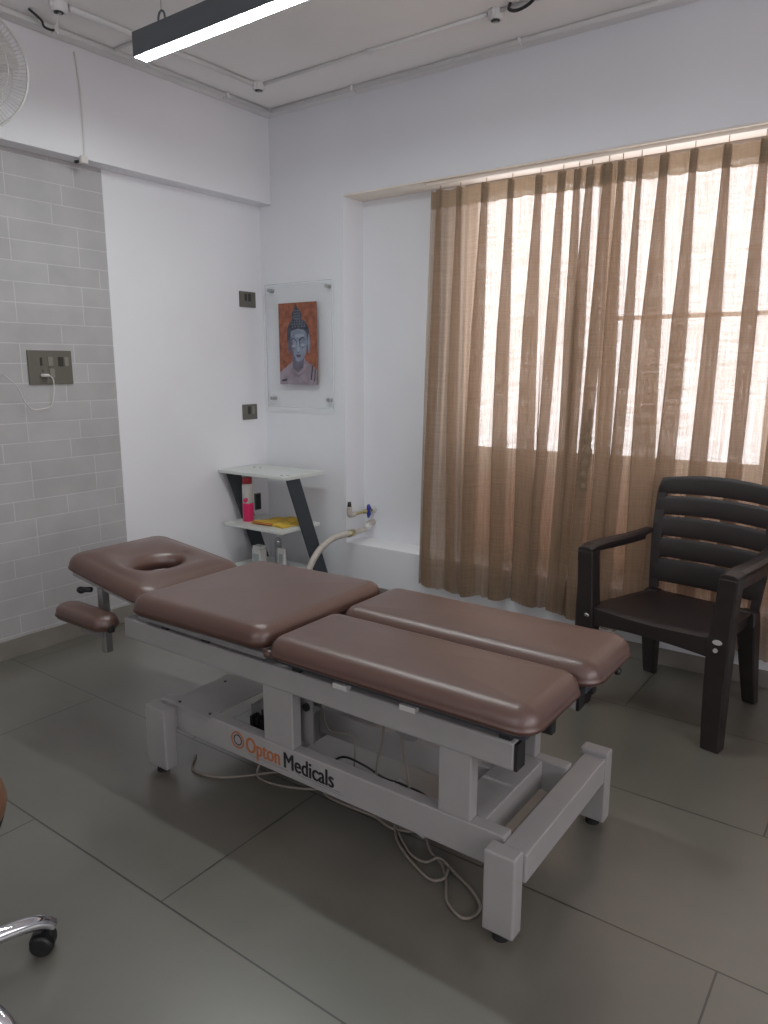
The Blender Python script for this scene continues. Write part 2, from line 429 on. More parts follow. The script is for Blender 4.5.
# ------------------------------------------------------------------ ceiling light
def linear_light(x0, x1, y, zb, label, emat, grp):
    t = thing('linear_ceiling_light', label, 'ceiling light', ((x0+x1)/2, y, zb), 0, grp)
    b = new()
    hw, hh, th = 0.031, 0.085, 0.004
    box(b, x0, x1, y-hw, y-hw+th, zb, zb+hh); box(b, x0, x1, y+hw-th, y+hw, zb, zb+hh)
    box(b, x0, x1, y-hw+th, y+hw-th, zb+hh-th, zb+hh)
    box(b, x0, x0+th, y-hw+th, y+hw-th, zb, zb+hh-th); box(b, x1-th, x1, y-hw+th, y+hw-th, zb, zb+hh-th)
    obj('housing', b, M['led_body'], t)
    obj('diffuser', bx(x0+0.004, x1-0.004, y-hw+0.004, y+hw-0.004, zb-0.001, zb+0.008), emat, t)
    for xx in (x0+0.14, x1-0.14):
        ring = [(xx+0.019*math.cos(a), y, zb+hh+0.022+0.026*math.sin(a)) for a in [2*PI*k/20 for k in range(20)]]
        obj('hanging_ring', tube(new(), ring, 0.004, 8, closed=True), M['led_body'], t, smooth=True)
        obj('suspension_wire', cyl(new(), (xx, y, zb+hh+0.044), (xx, y, ZC), 0.0022, seg=8), M['steel'], t, smooth=True)
    return t
linear_light(-2.575, -1.175, 1.956, 2.497, 'slate grey linear LED light hanging on rings above the treatment couch', M['led'], None)

# ------------------------------------------------------------------ conduits and junction boxes on the ceiling
def conduit(name_label, pts, r, clips=(), mat_=None):
    t = thing('electrical_conduit', name_label, 'conduit', pts[0])
    obj('pipe', tube(new(), pts, r, 12), mat_ or M['conduit'], t, smooth=True)
    for c, ax in clips:
        b = new()
        if ax == 'y': box(b, c[0]-r-0.006, c[0]+r+0.006, c[1]-0.007, c[1]+0.007, c[2]-r-0.003, ZC)
        else: box(b, c[0]-0.007, c[0]+0.007, c[1]-r-0.006, c[1]+r+0.006, c[2]-r-0.003, ZC)
        obj('clip', b, M['conduit'], t, bevel=0.002)
    return t
zr = 0.0125
conduit('white conduit on the ceiling beside the left beam, running into the corner', [(-3.125, -1.3, ZC-zr), (-3.125, 3.2, ZC-zr)], zr, [((-3.125, 1.95, ZC-zr), 'y'), ((-3.125, 2.9, ZC-zr), 'y'), ((-3.125, 1.2, ZC-zr), 'y')])
conduit('white conduit on the ceiling along the top of the window wall', [(-3.11, 3.215, ZC-zr), (1.6, 3.215, ZC-zr)], zr, [((-2.53, 3.215, ZC-zr), 'x'), ((-1.6, 3.215, ZC-zr), 'x'), ((-0.6, 3.215, ZC-zr), 'x')])
conduit('white conduit between the two round junction boxes near the beam, passing behind the light', [(-2.905, 1.885, ZC-zr), (-2.895, 2.87, ZC-zr)], zr, [((-2.9, 2.35, ZC-zr), 'y')])
conduit('thin white conduit from the corner junction box to the box near the window', [(-2.865, 2.915, ZC-0.008), (-1.6, 2.915, ZC-0.008)], 0.008, [((-2.2, 2.915, ZC-0.008), 'x')])
conduit('thin white conduit crossing the ceiling from the beam behind the hanging light', [(-3.11, 2.23, ZC-0.007), (1.6, 2.23, ZC-0.007)], 0.007)
conduit('thin white conduit leaving the window-side junction box toward the frame edge', [(-1.54, 2.915, ZC-0.008), (1.6, 2.915, ZC-0.008)], 0.008)
def junction(x, y, label, wires):
    t = thing('junction_box', label, 'junction box', (x, y, ZC-0.04), 0)
    obj('box_body', lathe(new(), [(0.019, -0.034), (0.026, -0.036), (0.029, -0.032), (0.032, 0.0)], (x, y, ZC), 24), M['conduit'], t, smooth=False, bevel=0)
    obj('hollow', lathe(new(), [(0.019, -0.0355), (0.0185, -0.0345)], (x, y, ZC), 24), M['black'], t)
    obj('terminal', bx(x-0.008, x+0.010, y-0.005, y+0.006, ZC-0.041, ZC-0.0355), M['steel'], t)
    for a in range(3):
        aa = a*2*PI/3+0.6
        obj('lug', cyl(new(), (x+0.03*math.cos(aa), y+0.03*math.sin(aa), ZC-0.03), (x+0.03*math.cos(aa), y+0.03*math.sin(aa), ZC), 0.008, seg=10), M['conduit'], t, smooth=True)
    if wires:
        pts = spline([(x, y, ZC-0.034), (x-0.01, y-0.005, ZC-0.06), (x+0.006, y-0.012, ZC-0.08), (x-0.008, y-0.005, ZC-0.10), (x-0.003, y-0.01, ZC-0.115)], 6)
        obj('bare_wire', tube(new(), pts, 0.0025, 6), M['conduit'], t, smooth=True)
    return t
junction(-2.892, 2.905, 'round open junction box nearest the room corner', False)
junction(-1.568, 2.925, 'round open junction box above the curtains with a loop of black cable beside it', False)
junction(-2.925, 1.85, 'round open junction box above the fan with stray wires hanging out', True)
o = obj('loop_cable', tube(new(), spline([(-1.49, 2.90, ZC), (-1.485, 2.88, ZC-0.03), (-1.44, 2.86, ZC-0.052), (-1.38, 2.85, ZC-0.045), (-1.32, 2.84, ZC-0.006), (-1.30, 2.84, ZC)], 8), 0.0065, 10), M['black'], None, smooth=True)
tag(centred(o), 'black cable hanging in a loop from the ceiling beside the window-side junction box', 'cable')
o = obj('hanging_cable', tube(new(), spline([(-3.05, 1.80, ZC-0.008), (-3.07, 1.86, ZC-0.022), (-3.10, 1.89, ZC-0.03), (-3.113, 1.93, ZC-0.026), (-3.12, 1.955, ZC-0.012)], 8), 0.005, 10), M['black'], None, smooth=True)
tag(centred(o), 'short black cable entering the conduit above the fan', 'cable')
# cable down the beam face with a plug at its end
t = thing('beam_cable', 'thin white cable running down the face of the left beam', 'cable', (BX+0.005, 2.11, BZ))
obj('wire', tube(new(), spline([(BX+0.004, 2.10, ZC-0.03), (BX+0.005, 2.112, 2.6), (BX+0.004, 2.116, 2.45), (BX+0.005, 2.112, BZ+0.01), (BX+0.004, 2.108, BZ-0.012)], 8), 0.0042, 8), M['cable'], t, smooth=True)
obj('plug', bx(BX-0.008, BX+0.016, 2.09, 2.125, BZ-0.022, BZ+0.012), M['cable'], t, bevel=0.004)
obj('plug_tip', cyl(new(), (BX-0.03, 2.085, BZ-0.014), (BX-0.008, 2.095, BZ-0.012), 0.007, seg=12), M['black'], t, smooth=True)

# ------------------------------------------------------------------ curtains
def curtain(label, pleats, xa, xb, ztop_f, zbot_f, seed, yoff=0.0, edge_drift=(0, 0)):
    rnd = random.Random(seed)
    mid = (xa+xb)/2
    t = thing('curtain', label, 'curtain', (mid, 3.30, 0.15))
    n = len(pleats)
    phase = [rnd.uniform(0, 6.28) for _ in range(n)]
    ph2 = [rnd.uniform(0, 6.28) for _ in range(n)]
    drift = [rnd.uniform(-0.034, 0.034) for _ in range(n)]
    wid = [rnd.uniform(0.65, 1.35) for _ in range(n)]
    w2 = [rnd.uniform(0.75, 1.7) for _ in range(n)]
    Z1, Z0 = ztop_f, zbot_f
    rows = 72
    # header pleats: three folds pinched together
    prof = [(-1.0, 0.0), (-0.5, 0.04), (0.4, 0.08), (0.85, 0.17), (1.0, 0.30), (0.85, 0.42), (0.3, 0.48), (-0.4, 0.52), (-0.9, 0.60), (-1.05, 0.74), (-0.85, 0.90), (-0.3, 0.98), (0.4, 1.0), (0.95, 0.86), (1.2, 0.5), (1.25, 0.05)]
    bm = new(); uvl = bm.loops.layers.uv.new('UVMap')
    grid = []
    us = None
    for j in range(rows+1):
        s = j/rows                                    # 0 top .. 1 bottom
        pts = []
        spread = 0.0115+0.012*min(1, max(0, (s-0.03)/0.30))
        amp = 0.026+0.012*s
        cx = [pleats[i]+drift[i]*s+(edge_drift[1]*s if i == n-1 else 0)+(edge_drift[0]*s if i == 0 else 0)+0.011*math.sin(phase[i]+s*4.6)*s for i in range(n)]
        ends = [xa+0.012*math.sin(s*5+seed)*s+edge_drift[0]*s, xb+0.014*math.sin(s*4+seed*2)*s+edge_drift[1]*s]
        yc = 3.382+yoff-0.092*min(1, s*1.02)
        for i in range(n+1):
            kk = min(1, s*1.6)
            L0 = ends[0] if i == 0 else cx[i-1]+spread*wid[i-1]*(1+(w2[i-1]-1)*kk)
            R0 = ends[1] if i == n else cx[i]-spread*wid[i]*(1+(w2[i]-1)*kk)
            if i > 0: L0 += 0.28*spread*wid[i-1]*(1+(w2[i-1]-1)*kk)
            if R0 < L0+0.004: R0 = L0+0.004
            m_ = 14
            for k in range(m_+1):
                if i > 0 and k == 0: continue
                if i < n and k == m_: continue
                u = k/m_
                bow = (0.006+0.014*s)*math.sin(PI*u)*math.sin(ph2[min(i, n-1)]+s*2.5)+(0.0015+0.0095*s)*math.sin((3+i % 3)*PI*u+phase[min(i, n-1)]+1.5*s)
                sag = 0
                pts.append((L0+(R0-L0)*u, yc+bow, sag))
            if i < n:
                wv = spread*wid[i]*(1+(w2[i]-1)*min(1, s*1.6))
                for (pu, pv) in prof:
                    lean = 0.35*math.sin(phase[i]+s*3.0)*s
                    a2 = amp*(1-0.25*s*(1+math.sin(ph2[i])))
                    pts.append((cx[i]+pu*wv+lean*pv*0.03, yc-pv*a2, 0))
        grid.append(pts)
        if us is None:
            us = [0]
            for q in range(1, len(pts)): us.append(us[-1]+math.hypot(pts[q][0]-pts[q-1][0], pts[q][1]-pts[q-1][1]))
    vg = []
    for j, pts in enumerate(grid):
        s = j/rows; row = []
        for q, p in enumerate(pts):
            zt = Z1(p[0])-0.006*abs(math.sin(q*0.23+seed)); zb = Z0+0.012*math.sin(p[0]*9+seed)+0.008*math.sin(p[0]*31)
            # header rows packed in the first 7.5 cm
            z = zt-(zt-zb)*s
            row.append(bm.verts.new((p[0], min(p[1], 3.311 if z < 0.36 else 9), z)))
        vg.append(row)
    head_rows = 3
    for j in range(rows):
        for q in range(len(vg[j])-1):
            f = bm.faces.new((vg[j][q], vg[j+1][q], vg[j+1][q+1], vg[j][q+1])); f.smooth = True
            f.material_index = 0
            for lp, (a_, b_) in zip(f.loops, ((q, j), (q, j+1), (q+1, j+1), (q+1, j))):
                lp[uvl].uv = (us[a_], b_/rows*2.05)
    # split: header band and panel
    hb = new(); uvh = hb.loops.layers.uv.new('UVMap')
    vm = {}
    for j in range(head_rows):
        for q in range(len(vg[j])-1):
            vs = []
            for (jj, qq) in ((j, q), (j+1, q), (j+1, q+1), (j, q+1)):
                if (jj, qq) not in vm:
                    c = vg[jj][qq].co; vm[(jj, qq)] = hb.verts.new((c.x, c.y-0.0015, c.z+0.001))
                vs.append(vm[(jj, qq)])
            f = hb.faces.new(vs); f.smooth = True
            for lp, (a_, b_) in zip(f.loops, ((q, j), (q, j+1), (q+1, j+1), (q+1, j))):
                lp[uvh].uv = (us[a_]+3.3, b_/rows*2.05)
    obj('panel', bm, M['curtain'], t, keep_normals=True)
    obj('header_band', hb, M['header'], t, keep_normals=True)
    for i in range(n):
        hx = pleats[i]
        obj('hook', bx(hx-0.0015, hx+0.0015, 3.384+yoff, 3.388+yoff, Z1(hx)-0.012, 2.245), M['header'], t)
    return t
top = lambda x: 2.222-0.010*(x+2.15)
cl = curtain('left taupe sheer curtain hanging clear of the chair beside the empty recess', [-2.103, -1.985, -1.84, -1.70, -1.556, -1.445, -1.37, -1.31], -2.157, -1.232, top, 0.158, 3, 0.0, (0, -0.035))
cr = curtain('right taupe sheer curtain hanging behind the dark plastic chair', [-1.225, -1.165, -1.085, -0.985, -0.868, -0.741, -0.605, -0.47, -0.34, -0.21, -0.08, 0.05], -1.262, 0.13, top, 0.150, 8, -0.022, (0.012, 0))
# bunched, twisted edge cloth at the meeting of the two curtains
pts = spline([(-1.222, 3.300, 1.15), (-1.232, 3.294, 1.05), (-1.226, 3.290, 0.95), (-1.238, 3.288, 0.86), (-1.236, 3.286, 0.77), (-1.244, 3.286, 0.70)], 8)
rr = [0.004+0.014*math.sin(PI*min(1, (k+1)/(len(pts)+1)))**0.7+0.004*math.sin(k*1.3) for k in range(len(pts))]
o = obj('bunched_edge', tube(new(), pts, rr, 14), M['header'], cl, smooth=True)
trk = obj('curtain_track', bx(-2.17, 1.4, 3.352, 3.396, 2.243, 2.2565), M['cream'], None, bevel=0.002)
tag(centred(trk), 'slim white curtain track on the soffit above both curtains', 'curtain track')

# ------------------------------------------------------------------ treatment couch
tc_ = thing('treatment_couch', 'white steel treatment couch with brown padded sections in the middle of the room', 'treatment table', (-1.45, 1.67, 0))
def part(name, bm, m_, smooth=False, bevel=0.0035, parent=None): return obj(name, bm, m_, parent or tc_, smooth=smooth, bevel=bevel)
ZT = 0.236
YN, YFb = 1.44, 1.86
for nm, y0, y1 in (('near', YN, YN+0.04), ('far', YFb-0.04, YFb)):
    part('base_beam', bx(-1.985, -0.691, y0, y1, 0.143, ZT), M['powder'])
for y0, y1 in ((1.378, 1.425), (1.950, 1.997)):
    for x0, x1 in ((-1.995, -1.895), (-0.714, -0.632) if y0 < 1.5 else (-0.702, -0.620)):
        lg = part('leg', bx(x0, x1, y0, y1, 0.02, 0.233 if y0 < 1.5 else 0.240), M['powder'], bevel=0.005)
        part('rubber_foot', cyl(new(), ((x0+x1)/2, (y0+y1)/2, 0), ((x0+x1)/2, (y0+y1)/2, 0.022), 0.021, 0.017, seg=20), M['rubber'], parent=lg, bevel=0)
part('cross_beam', bx(-0.690, -0.625, 1.424, 1.951, 0.150, 0.226), M['powder'])
part('cross_beam', bx(-0.865, -0.762, 1.48, 1.82, 0.150, 0.235), M['powder'])
part('cross_beam', bx(-1.965, -1.905, 1.424, 1.951, 0.150, 0.226), M['powder'])
cp = part('cover_plate', bx(-1.915, -1.735, 1.43, 1.87, ZT+0.0005, ZT+0.0035), M['powder'], bevel=0)
for x, y in ((-1.90, 1.45), (-1.90, 1.65), (-1.90, 1.84), (-1.75, 1.45), (-1.75, 1.84)):
    part('screw', cyl(new(), (x, y, ZT+0.0035), (x, y, ZT+0.006), 0.005, seg=10), M['black'], parent=cp, bevel=0)
# uprights and upper rails
ZR0, ZR1 = 0.415, 0.487
for y0, y1 in ((YN, YN+0.04), (YFb-0.04, YFb)):
    part('upright', bx(-0.88, -0.787, y0+0.002, y1, ZT, ZR0+0.002), M['powder'])
    part('upright', bx(-1.497, -1.378, y0+0.002, y1, ZT, ZR0+0.002), M['powder'])
    rl = part('upper_rail', bx(-2.165, -0.672, y0-0.004, y1, ZR0, ZR1), M['powder'], bevel=0.006)
    part('end_cap', bx(-0.672, -0.664, y0-0.003, y1-0.001, ZR0+0.002, ZR1-0.002), M['black'], parent=rl, bevel=0)
for x in (-2.12, -1.44, -0.76):
    part('upper_cross_tube', bx(x-0.02, x+0.02, YN+0.04, YFb-0.04, ZR0+0.015, ZR1-0.012), M['powder_grey'], bevel=0.002)
# lift mechanism
part('lift_arm', bx(-1.50, -0.84, 1.70, 1.745, 0.146, 0.232), M['powder'])
gp = part('pivot_plate', bx(-1.415, -1.352, 1.50, 1.508, 0.235, 0.39), M['powder_grey'], bevel=0.001)
part('pivot_plug', cyl(new(), (-1.372, 1.500, 0.353), (-1.372, 1.492, 0.353), 0.012, seg=20), M['black'], parent=gp, bevel=0)
gp = part('pivot_plate', bx(-0.905, -0.80, 1.72, 1.728, 0.235, 0.42), M['powder_grey'], bevel=0.001)
part('tilt_tube', cyl(new(), (-1.40, 1.60, 0.372), (-1.40, 1.84, 0.372), 0.052, seg=32), M['powder_grey'], bevel=0)
part('tilt_tube', cyl(new(), (-1.05, 1.55, 0.375), (-1.05, 1.80, 0.375), 0.05, seg=32), M['powder_grey'], bevel=0)
br_ = part('bracket', bx(-1.405, -1.365, 1.56, 1.59, 0.325, 0.365), M['steel'], bevel=0.002)
part('bolt', cyl(new(), (-1.382, 1.56, 0.343), (-1.382, 1.549, 0.343), 0.009, seg=6), M['steel'], parent=br_, bevel=0)
mb = part('motor_box', bx(-1.72, -1.50, 1.60, 1.78, 0.12, 0.225), M['powder_grey'])
b = new()
for k in range(8):
    x = -1.69+k*0.024
    box(b, x, x+0.013, 1.565, 1.600, 0.135, 0.205)
part('ribbed_bellows', b, M['rubber'], parent=mb, bevel=0.002)
part('latch_hook', bx(-1.655, -1.635, 1.585, 1.598, 0.208, 0.228), M['black'], parent=mb, bevel=0.001)
# frames under the cushions
def frame_under(x0, x1, y0, y1, z, name='cushion_frame', m_=None, tilt=0.0, pv=None):
    b = new(); h = 0.018
    box(b, x0, x1, y0, y0+0.022, z-h, z); box(b, x0, x1, y1-0.022, y1, z-h, z)
    box(b, x0, x0+0.022, y0+0.022, y1-0.022, z-h, z); box(b, x1-0.022, x1, y0+0.022, y1-0.022, z-h, z)
    if tilt: rot_about(b, 'Y', tilt, pv)
    return part(name, b, m_ or M['powder_grey'], bevel=0.002)

# cushions
def rrect(x0, x1, y0, y1, r, n=8):
    out = []
    for cx, cy, a0 in ((x1-r, y1-r, 0), (x0+r, y1-r, PI/2), (x0+r, y0+r, PI), (x1-r, y0+r, 3*PI/2)):
        for k in range(n+1):
            a = a0+k/n*PI/2; out.append((cx+r*math.cos(a), cy+r*math.sin(a), math.cos(a), math.sin(a)))
    # subdivide the straight runs
    res = []
    for i in range(len(out)):
        a, c = out[i], out[(i+1) % len(out)]
        res.append(a)
        d = math.hypot(c[0]-a[0], c[1]-a[1])
        k_ = int(d/0.03)
        for k in range(1, k_):
            t_ = k/k_; res.append((a[0]+(c[0]-a[0])*t_, a[1]+(c[1]-a[1])*t_, a[2], a[3]))
    return res
def cushion(x0, x1, y0, y1, z0, z1, rc=0.045, re=0.035, crown=0.006, hole=None, warp=None, taper=None, bulge=0.004):
    bm = new()
    O = rrect(x0, x1, y0, y1, rc); N = len(O)
    cx, cy = (x0+x1)/2, (y0+y1)/2
    rb = 0.014
    levels = []          # (inset, z)
    for k in range(4):   # bottom small radius
        a = k/3*PI/2; levels.append((rb*(1-math.sin(a)), z0+rb*(1-math.cos(a))))
    h = z1-z0
    levels.append((-bulge, z0+0.45*(h-re)+0.004))
    for k in range(9):
        a = k/8*PI/2; levels.append((re*(1-math.cos(a)), z1-re*(1-math.sin(a))))
    rings = []
    def ring(ins, z): return [bm.verts.new((p[0]-p[2]*ins, p[1]-p[3]*ins, z)) for p in O]
    for ins, z in levels: rings.append(ring(ins, z))
    base = [(p[0]-p[2]*re, p[1]-p[3]*re) for p in O]
    inner_c = hole[:2] if hole else (cx, cy)
    if hole:
        hx, hy, ra, rb2, hr = hole
        inner = []
        for p in base:
            a = math.atan2((p[1]-hy)/rb2, (p[0]-hx)/ra); inner.append((hx+(ra+hr)*math.cos(a), hy+(rb2+hr)*math.sin(a), math.cos(a), math.sin(a)))
        for k in range(1, 8):
            t_ = k/7; rings.append([bm.verts.new((b_[0]+(i_[0]-b_[0])*t_, b_[1]+(i_[1]-b_[1])*t_, z1+crown*math.sin(PI*t_))) for b_, i_ in zip(base, inner)])
        for k in range(1, 7):
            a = k/6*PI/2; rings.append([bm.verts.new((hx+(ra+hr*(1-math.sin(a)))*i_[2], hy+(rb2+hr*(1-math.sin(a)))*i_[3], z1-hr*(1-math.cos(a)))) for i_ in inner])
        rings.append([bm.verts.new((hx+ra*i_[2], hy+rb2*i_[3], z0)) for i_ in inner])
        rings.append(rings[0])
    else:
        for k in range(1, 9):
            t_ = k/9; rings.append([bm.verts.new((b_[0]+(cx-b_[0])*t_, b_[1]+(cy-b_[1])*t_, z1+crown*math.sin(PI/2*t_))) for b_ in base])
    for A, B in zip(rings, rings[1:]):
        for k in range(N): bm.faces.new((A[k], A[(k+1) % N], B[(k+1) % N], B[k]))
    if not hole:
        c = bm.verts.new((cx, cy, z1+crown))
        for k in range(N): bm.faces.new((rings[-1][k], rings[-1][(k+1) % N], c))
        bm.faces.new(rings[0][::-1])
    if warp:
        for v in bm.verts: v.co = warp(v.co)
    return bm
ZP0, ZP1 = 0.538, 0.602
c_leg = part('leg_cushion', cushion(-1.418, -0.600, 1.372, 1.686, ZP0, ZP1, 0.055, 0.048), M['leather'], True, 0)
c_leg2 = part('leg_cushion', cushion(-1.418, -0.580, 1.700, 2.012, ZP0, ZP1, 0.055, 0.048), M['leather'], True, 0)
def tilt_mid(co):
    k = (co.x+1.42)/0.62            # 0 at the leg end, -1 at the head end
    co.z += 0.006+0.012*k
    return co
c_mid = part('torso_cushion', cushion(-2.062, -1.440, 1.385, 1.995, ZP0, ZP1+0.004, 0.055, 0.042, 0.008, warp=tilt_mid), M['leather'], True, 0)
part('cloth_tuck', ico(new(), (-1.436, 1.410, 0.535), 0.017, (1.1, 0.8, 0.75), 2), M['leather'], True, 0, c_mid)
HA = math.radians(7)
def head_warp(co):
    k = min(1, max(0, (-2.05-co.x)/0.46))
    cy = 1.665
    co.y = cy+(co.y-cy)*(1-0.05*k*k)
    d = -2.05-co.x
    return Vector((-2.05-d*math.cos(HA)-0*(co.z-0.5), co.y, co.z+d*math.sin(HA)))
c_head = part('head_cushion', cushion(-2.572, -2.066, 1.443, 1.93, 0.531, 0.590, 0.075, 0.046, 0.012, hole=(-2.285, 1.68, 0.062, 0.100, 0.034), warp=head_warp), M['leather'], True, 0)
frame_under(-1.40, -0.63, 1.40, 1.67, ZP0+0.001, m_=M['charcoal'])
frame_under(-1.40, -0.61, 1.71, 1.98, ZP0+0.001, m_=M['charcoal'])
frame_under(-2.03, -1.44, 1.40, 1.95, ZP0-0.001)
frame_under(-2.515, -2.08, 1.465, 1.88, ZP0-0.006, name='head_frame', m_=M['powder'], tilt=HA, pv=(-2.05, 1.66, 0.532))
# white stops between rail and frame, dark hinges
for x in (-1.185, -0.965):
    part('spacer_block', bx(x-0.024, x+0.024, 1.425, 1.447, ZR1-0.001, ZR1+0.014), M['offwhite'], bevel=0.001)
for x in (-1.95, -1.75, -1.36, -0.70):
    part('hinge_block', bx(x-0.016, x+0.016, 1.442, 1.478, ZR1-0.002, ZP0), M['black'], bevel=0.002)
part('torso_strut', prism(new(), [(-2.12, 0.487), (-2.05, 0.487), (-2.03, 0.520), (-2.06, 0.520)], 'y', 1.445, 1.475), M['steel'], bevel=0.001)
for y in (1.52, 1.79):
    part('foot_bracket', bx(-0.640, -0.612, y-0.012, y+0.012, 0.494, ZP0), M['black'], bevel=0.003)
kb = part('release_lever', cyl(new(), (-0.610, 1.96, 0.54), (-0.610, 1.96, 0.500), 0.007, seg=12), M['black'], True, 0)
part('lever_knob', ico(new(), (-0.610, 1.96, 0.498), 0.012, sub=2), M['black'], True, 0, kb)
# head section post, knob and arm rest on the near side
part('head_post', bx(-2.345, -2.315, 1.455, 1.485, 0.312, 0.555), M['steel'], bevel=0.002)
kb = part('clamp_knob', cyl(new(), (-2.43, 1.450, 0.535), (-2.395, 1.465, 0.538), 0.010, seg=14), M['black'], True, 0)
part('knob_head', ico(new(), (-2.435, 1.447, 0.533), 0.017, (1.2, 0.8, 0.8), 2), M['black'], True, 0, kb)
ab = part('armrest_bracket', bx(-2.445, -2.31, 1.440, 1.450, 0.375, 0.443), M['powder_grey'], bevel=0.002)
part('armrest_screw', cyl(new(), (-2.42, 1.440, 0.405), (-2.42, 1.434, 0.405), 0.006, seg=10), M['steel'], parent=ab, bevel=0)
part('armrest_cushion', cushion(-2.485, -2.185, 1.350, 1.452, 0.441, 0.495, 0.05, 0.026, 0.004), M['leather'], True, 0)
part('armrest_clip', bx(-2.200, -2.180, 1.388, 1.412, 0.436, 0.466), M['black'], bevel=0.006)

# lettering on the near beam
def text_mesh(s, size, x, z, name, m_, sx=1.0, y=YN-0.0004, ext=0.0006, off=0.0):
    cu = bpy.data.curves.new('t', 'FONT'); cu.body = s; cu.size = size; cu.extrude = ext; cu.resolution_u = 4
    to = bpy.data.objects.new('t', cu); C.objects.link(to)
    bpy.context.view_layer.update()
    me = bpy.data.meshes.new_from_object(to.evaluated_get(bpy.context.evaluated_depsgraph_get()))
    bpy.data.objects.remove(to); bpy.data.curves.remove(cu)
    b = new(); b.from_mesh(me); bpy.data.meshes.remove(me)
    for v in b.verts: v.co = Vector((x+v.co.x*sx, y-v.co.z, z+v.co.y))
    w_ = max(v.co.x for v in b.verts)
    if off:
        g = bmesh.ops.duplicate(b, geom=b.verts[:]+b.edges[:]+b.faces[:])
        for e_ in g['geom']:
            if isinstance(e_, bmesh.types.BMVert): e_.co.x += off; e_.co.y -= 0.0002
    part(name, b, m_, bevel=0)
    return w_
for r_, rr_, mm_ in ((0.0265, 0.0030, 'orange_ink'), (0.0165, 0.0020, 'black_ink')):
    pts = [(-1.612+r_*math.cos(a), YN-0.0003, 0.197+r_*math.sin(a)) for a in [2*PI*k/40 for k in range(40)]]
    part('logo_ring', tube(new(), pts, rr_, 8, closed=True, flat=(0.2, 1)) if False else tube(new(), pts, rr_*0.8, 8, closed=True), M[mm_], True, 0)
we = text_mesh('Opton', 0.072, -1.578, 0.172, 'lettering', M['orange_ink'], 0.76, off=0.0028)
text_mesh('Medicals', 0.072, we+0.014, 0.172, 'lettering', M['black_ink'], 0.79, off=0.0030)
part('fine_print', bx(-1.565, -1.40, YN-0.0006, YN+0.001, 0.1635, 0.1650), M['powder_grey'], bevel=0)
part('fine_print', bx(-1.36, -1.20, YN-0.0006, YN+0.001, 0.1655, 0.1675), M['powder_grey'], bevel=0)
part('fine_print', bx(-1.30, -1.19, YN-0.0006, YN+0.001, 0.1590, 0.1600), M['powder_grey'], bevel=0)

# cables under the couch
def floor_cable(label, pts, r=0.0042, m_='cable_beige', n=10):
    o = obj('power_cable', tube(new(), spline(pts, n), r, 8), M[m_], None, smooth=True)
    return tag(centred(o), label, 'cable')
zc = 0.006
floor_cable('beige cable lying along the floor from the left leg to under the couch logo',
    [(-1.92, 1.52, zc), (-1.86, 1.455, zc), (-1.77, 1.462, zc), (-1.70, 1.51, zc), (-1.62, 1.60, zc), (-1.56, 1.66, zc), (-1.50, 1.70, zc)])
floor_cable('beige cable sagging in a shallow loop below the couch logo',
    [(-1.66, 1.68, 0.10), (-1.665, 1.60, 0.05), (-1.66, 1.56, zc), (-1.60, 1.545, zc), (-1.53, 1.56, zc), (-1.45, 1.60, zc), (-1.38, 1.66, zc)])
floor_cable('beige cable lying in a wavy run under the middle of the near base beam',
    [(-1.40, 1.66, 0.08), (-1.41, 1.62, 0.02), (-1.39, 1.60, zc), (-1.30, 1.595, zc), (-1.20, 1.60, zc), (-1.12, 1.585, zc), (-1.05, 1.62, zc), (-1.02, 1.68, zc)])
floor_cable('beige cable making the large round loop on the floor beside the right front leg',
    [(-1.019, 1.603, 0.03), (-0.979, 1.566, zc), (-0.918, 1.532, zc), (-0.874, 1.48, zc), (-0.837, 1.424, zc), (-0.781, 1.393, zc), (-0.754, 1.416, zc), (-0.761, 1.458, zc), (-0.812, 1.497, zc), (-0.873, 1.524, zc), (-0.931, 1.542, zc+0.009), (-0.962, 1.515, zc), (-1.017, 1.522, zc), (-1.098, 1.58, zc)])
floor_cable('beige cable curving beside the large floor loop to meet its neck',
    [(-1.125, 1.602, zc), (-1.072, 1.542, zc), (-0.991, 1.494, zc), (-0.915, 1.465, zc), (-0.881, 1.476, zc+0.009), (-0.89, 1.517, zc+0.009)])
floor_cable('grey cable hanging down from the upper rail at the middle of the couch', [(-1.175, 1.60, 0.43), (-1.165, 1.60, 0.34), (-1.17, 1.60, 0.26), (-1.19, 1.60, 0.18), (-1.185, 1.60, 0.10), (-1.17, 1.61, 0.02), (-1.16, 1.63, zc)], 0.0038)
floor_cable('grey cable hanging from the upper rail nearer the right column', [(-1.10, 1.60, 0.43), (-1.105, 1.60, 0.33), (-1.09, 1.60, 0.24), (-1.075, 1.60, 0.15), (-1.07, 1.60, 0.06), (-1.06, 1.63, zc)], 0.0038)
floor_cable('dark cable lying slack inside the couch base behind the logo', [(-1.40, 1.64, 0.10), (-1.33, 1.62, 0.15), (-1.26, 1.63, 0.14), (-1.20, 1.65, 0.11), (-1.12, 1.64, 0.12), (-1.04, 1.65, 0.10), (-0.99, 1.67, zc)], 0.0035, 'black')
floor_cable('thin beige cable slanting behind the left column plug of the couch', [(-1.40, 1.60, 0.30), (-1.39, 1.62, 0.22), (-1.33, 1.66, 0.20), (-1.31, 1.64, 0.10), (-1.33, 1.62, 0.02), (-1.34, 1.66, zc)], 0.003)
t = thing('cable_connector', 'white plug block on the cables inside the couch base', 'plug', (-1.12, 1.63, 0))
obj('connector_body', rot_about(bx(-1.165, -1.10, 1.625, 1.66, 0.0, 0.115), 'Z', -0.3, (-1.12, 1.63, 0)), M['offwhite'], t, bevel=0.004)
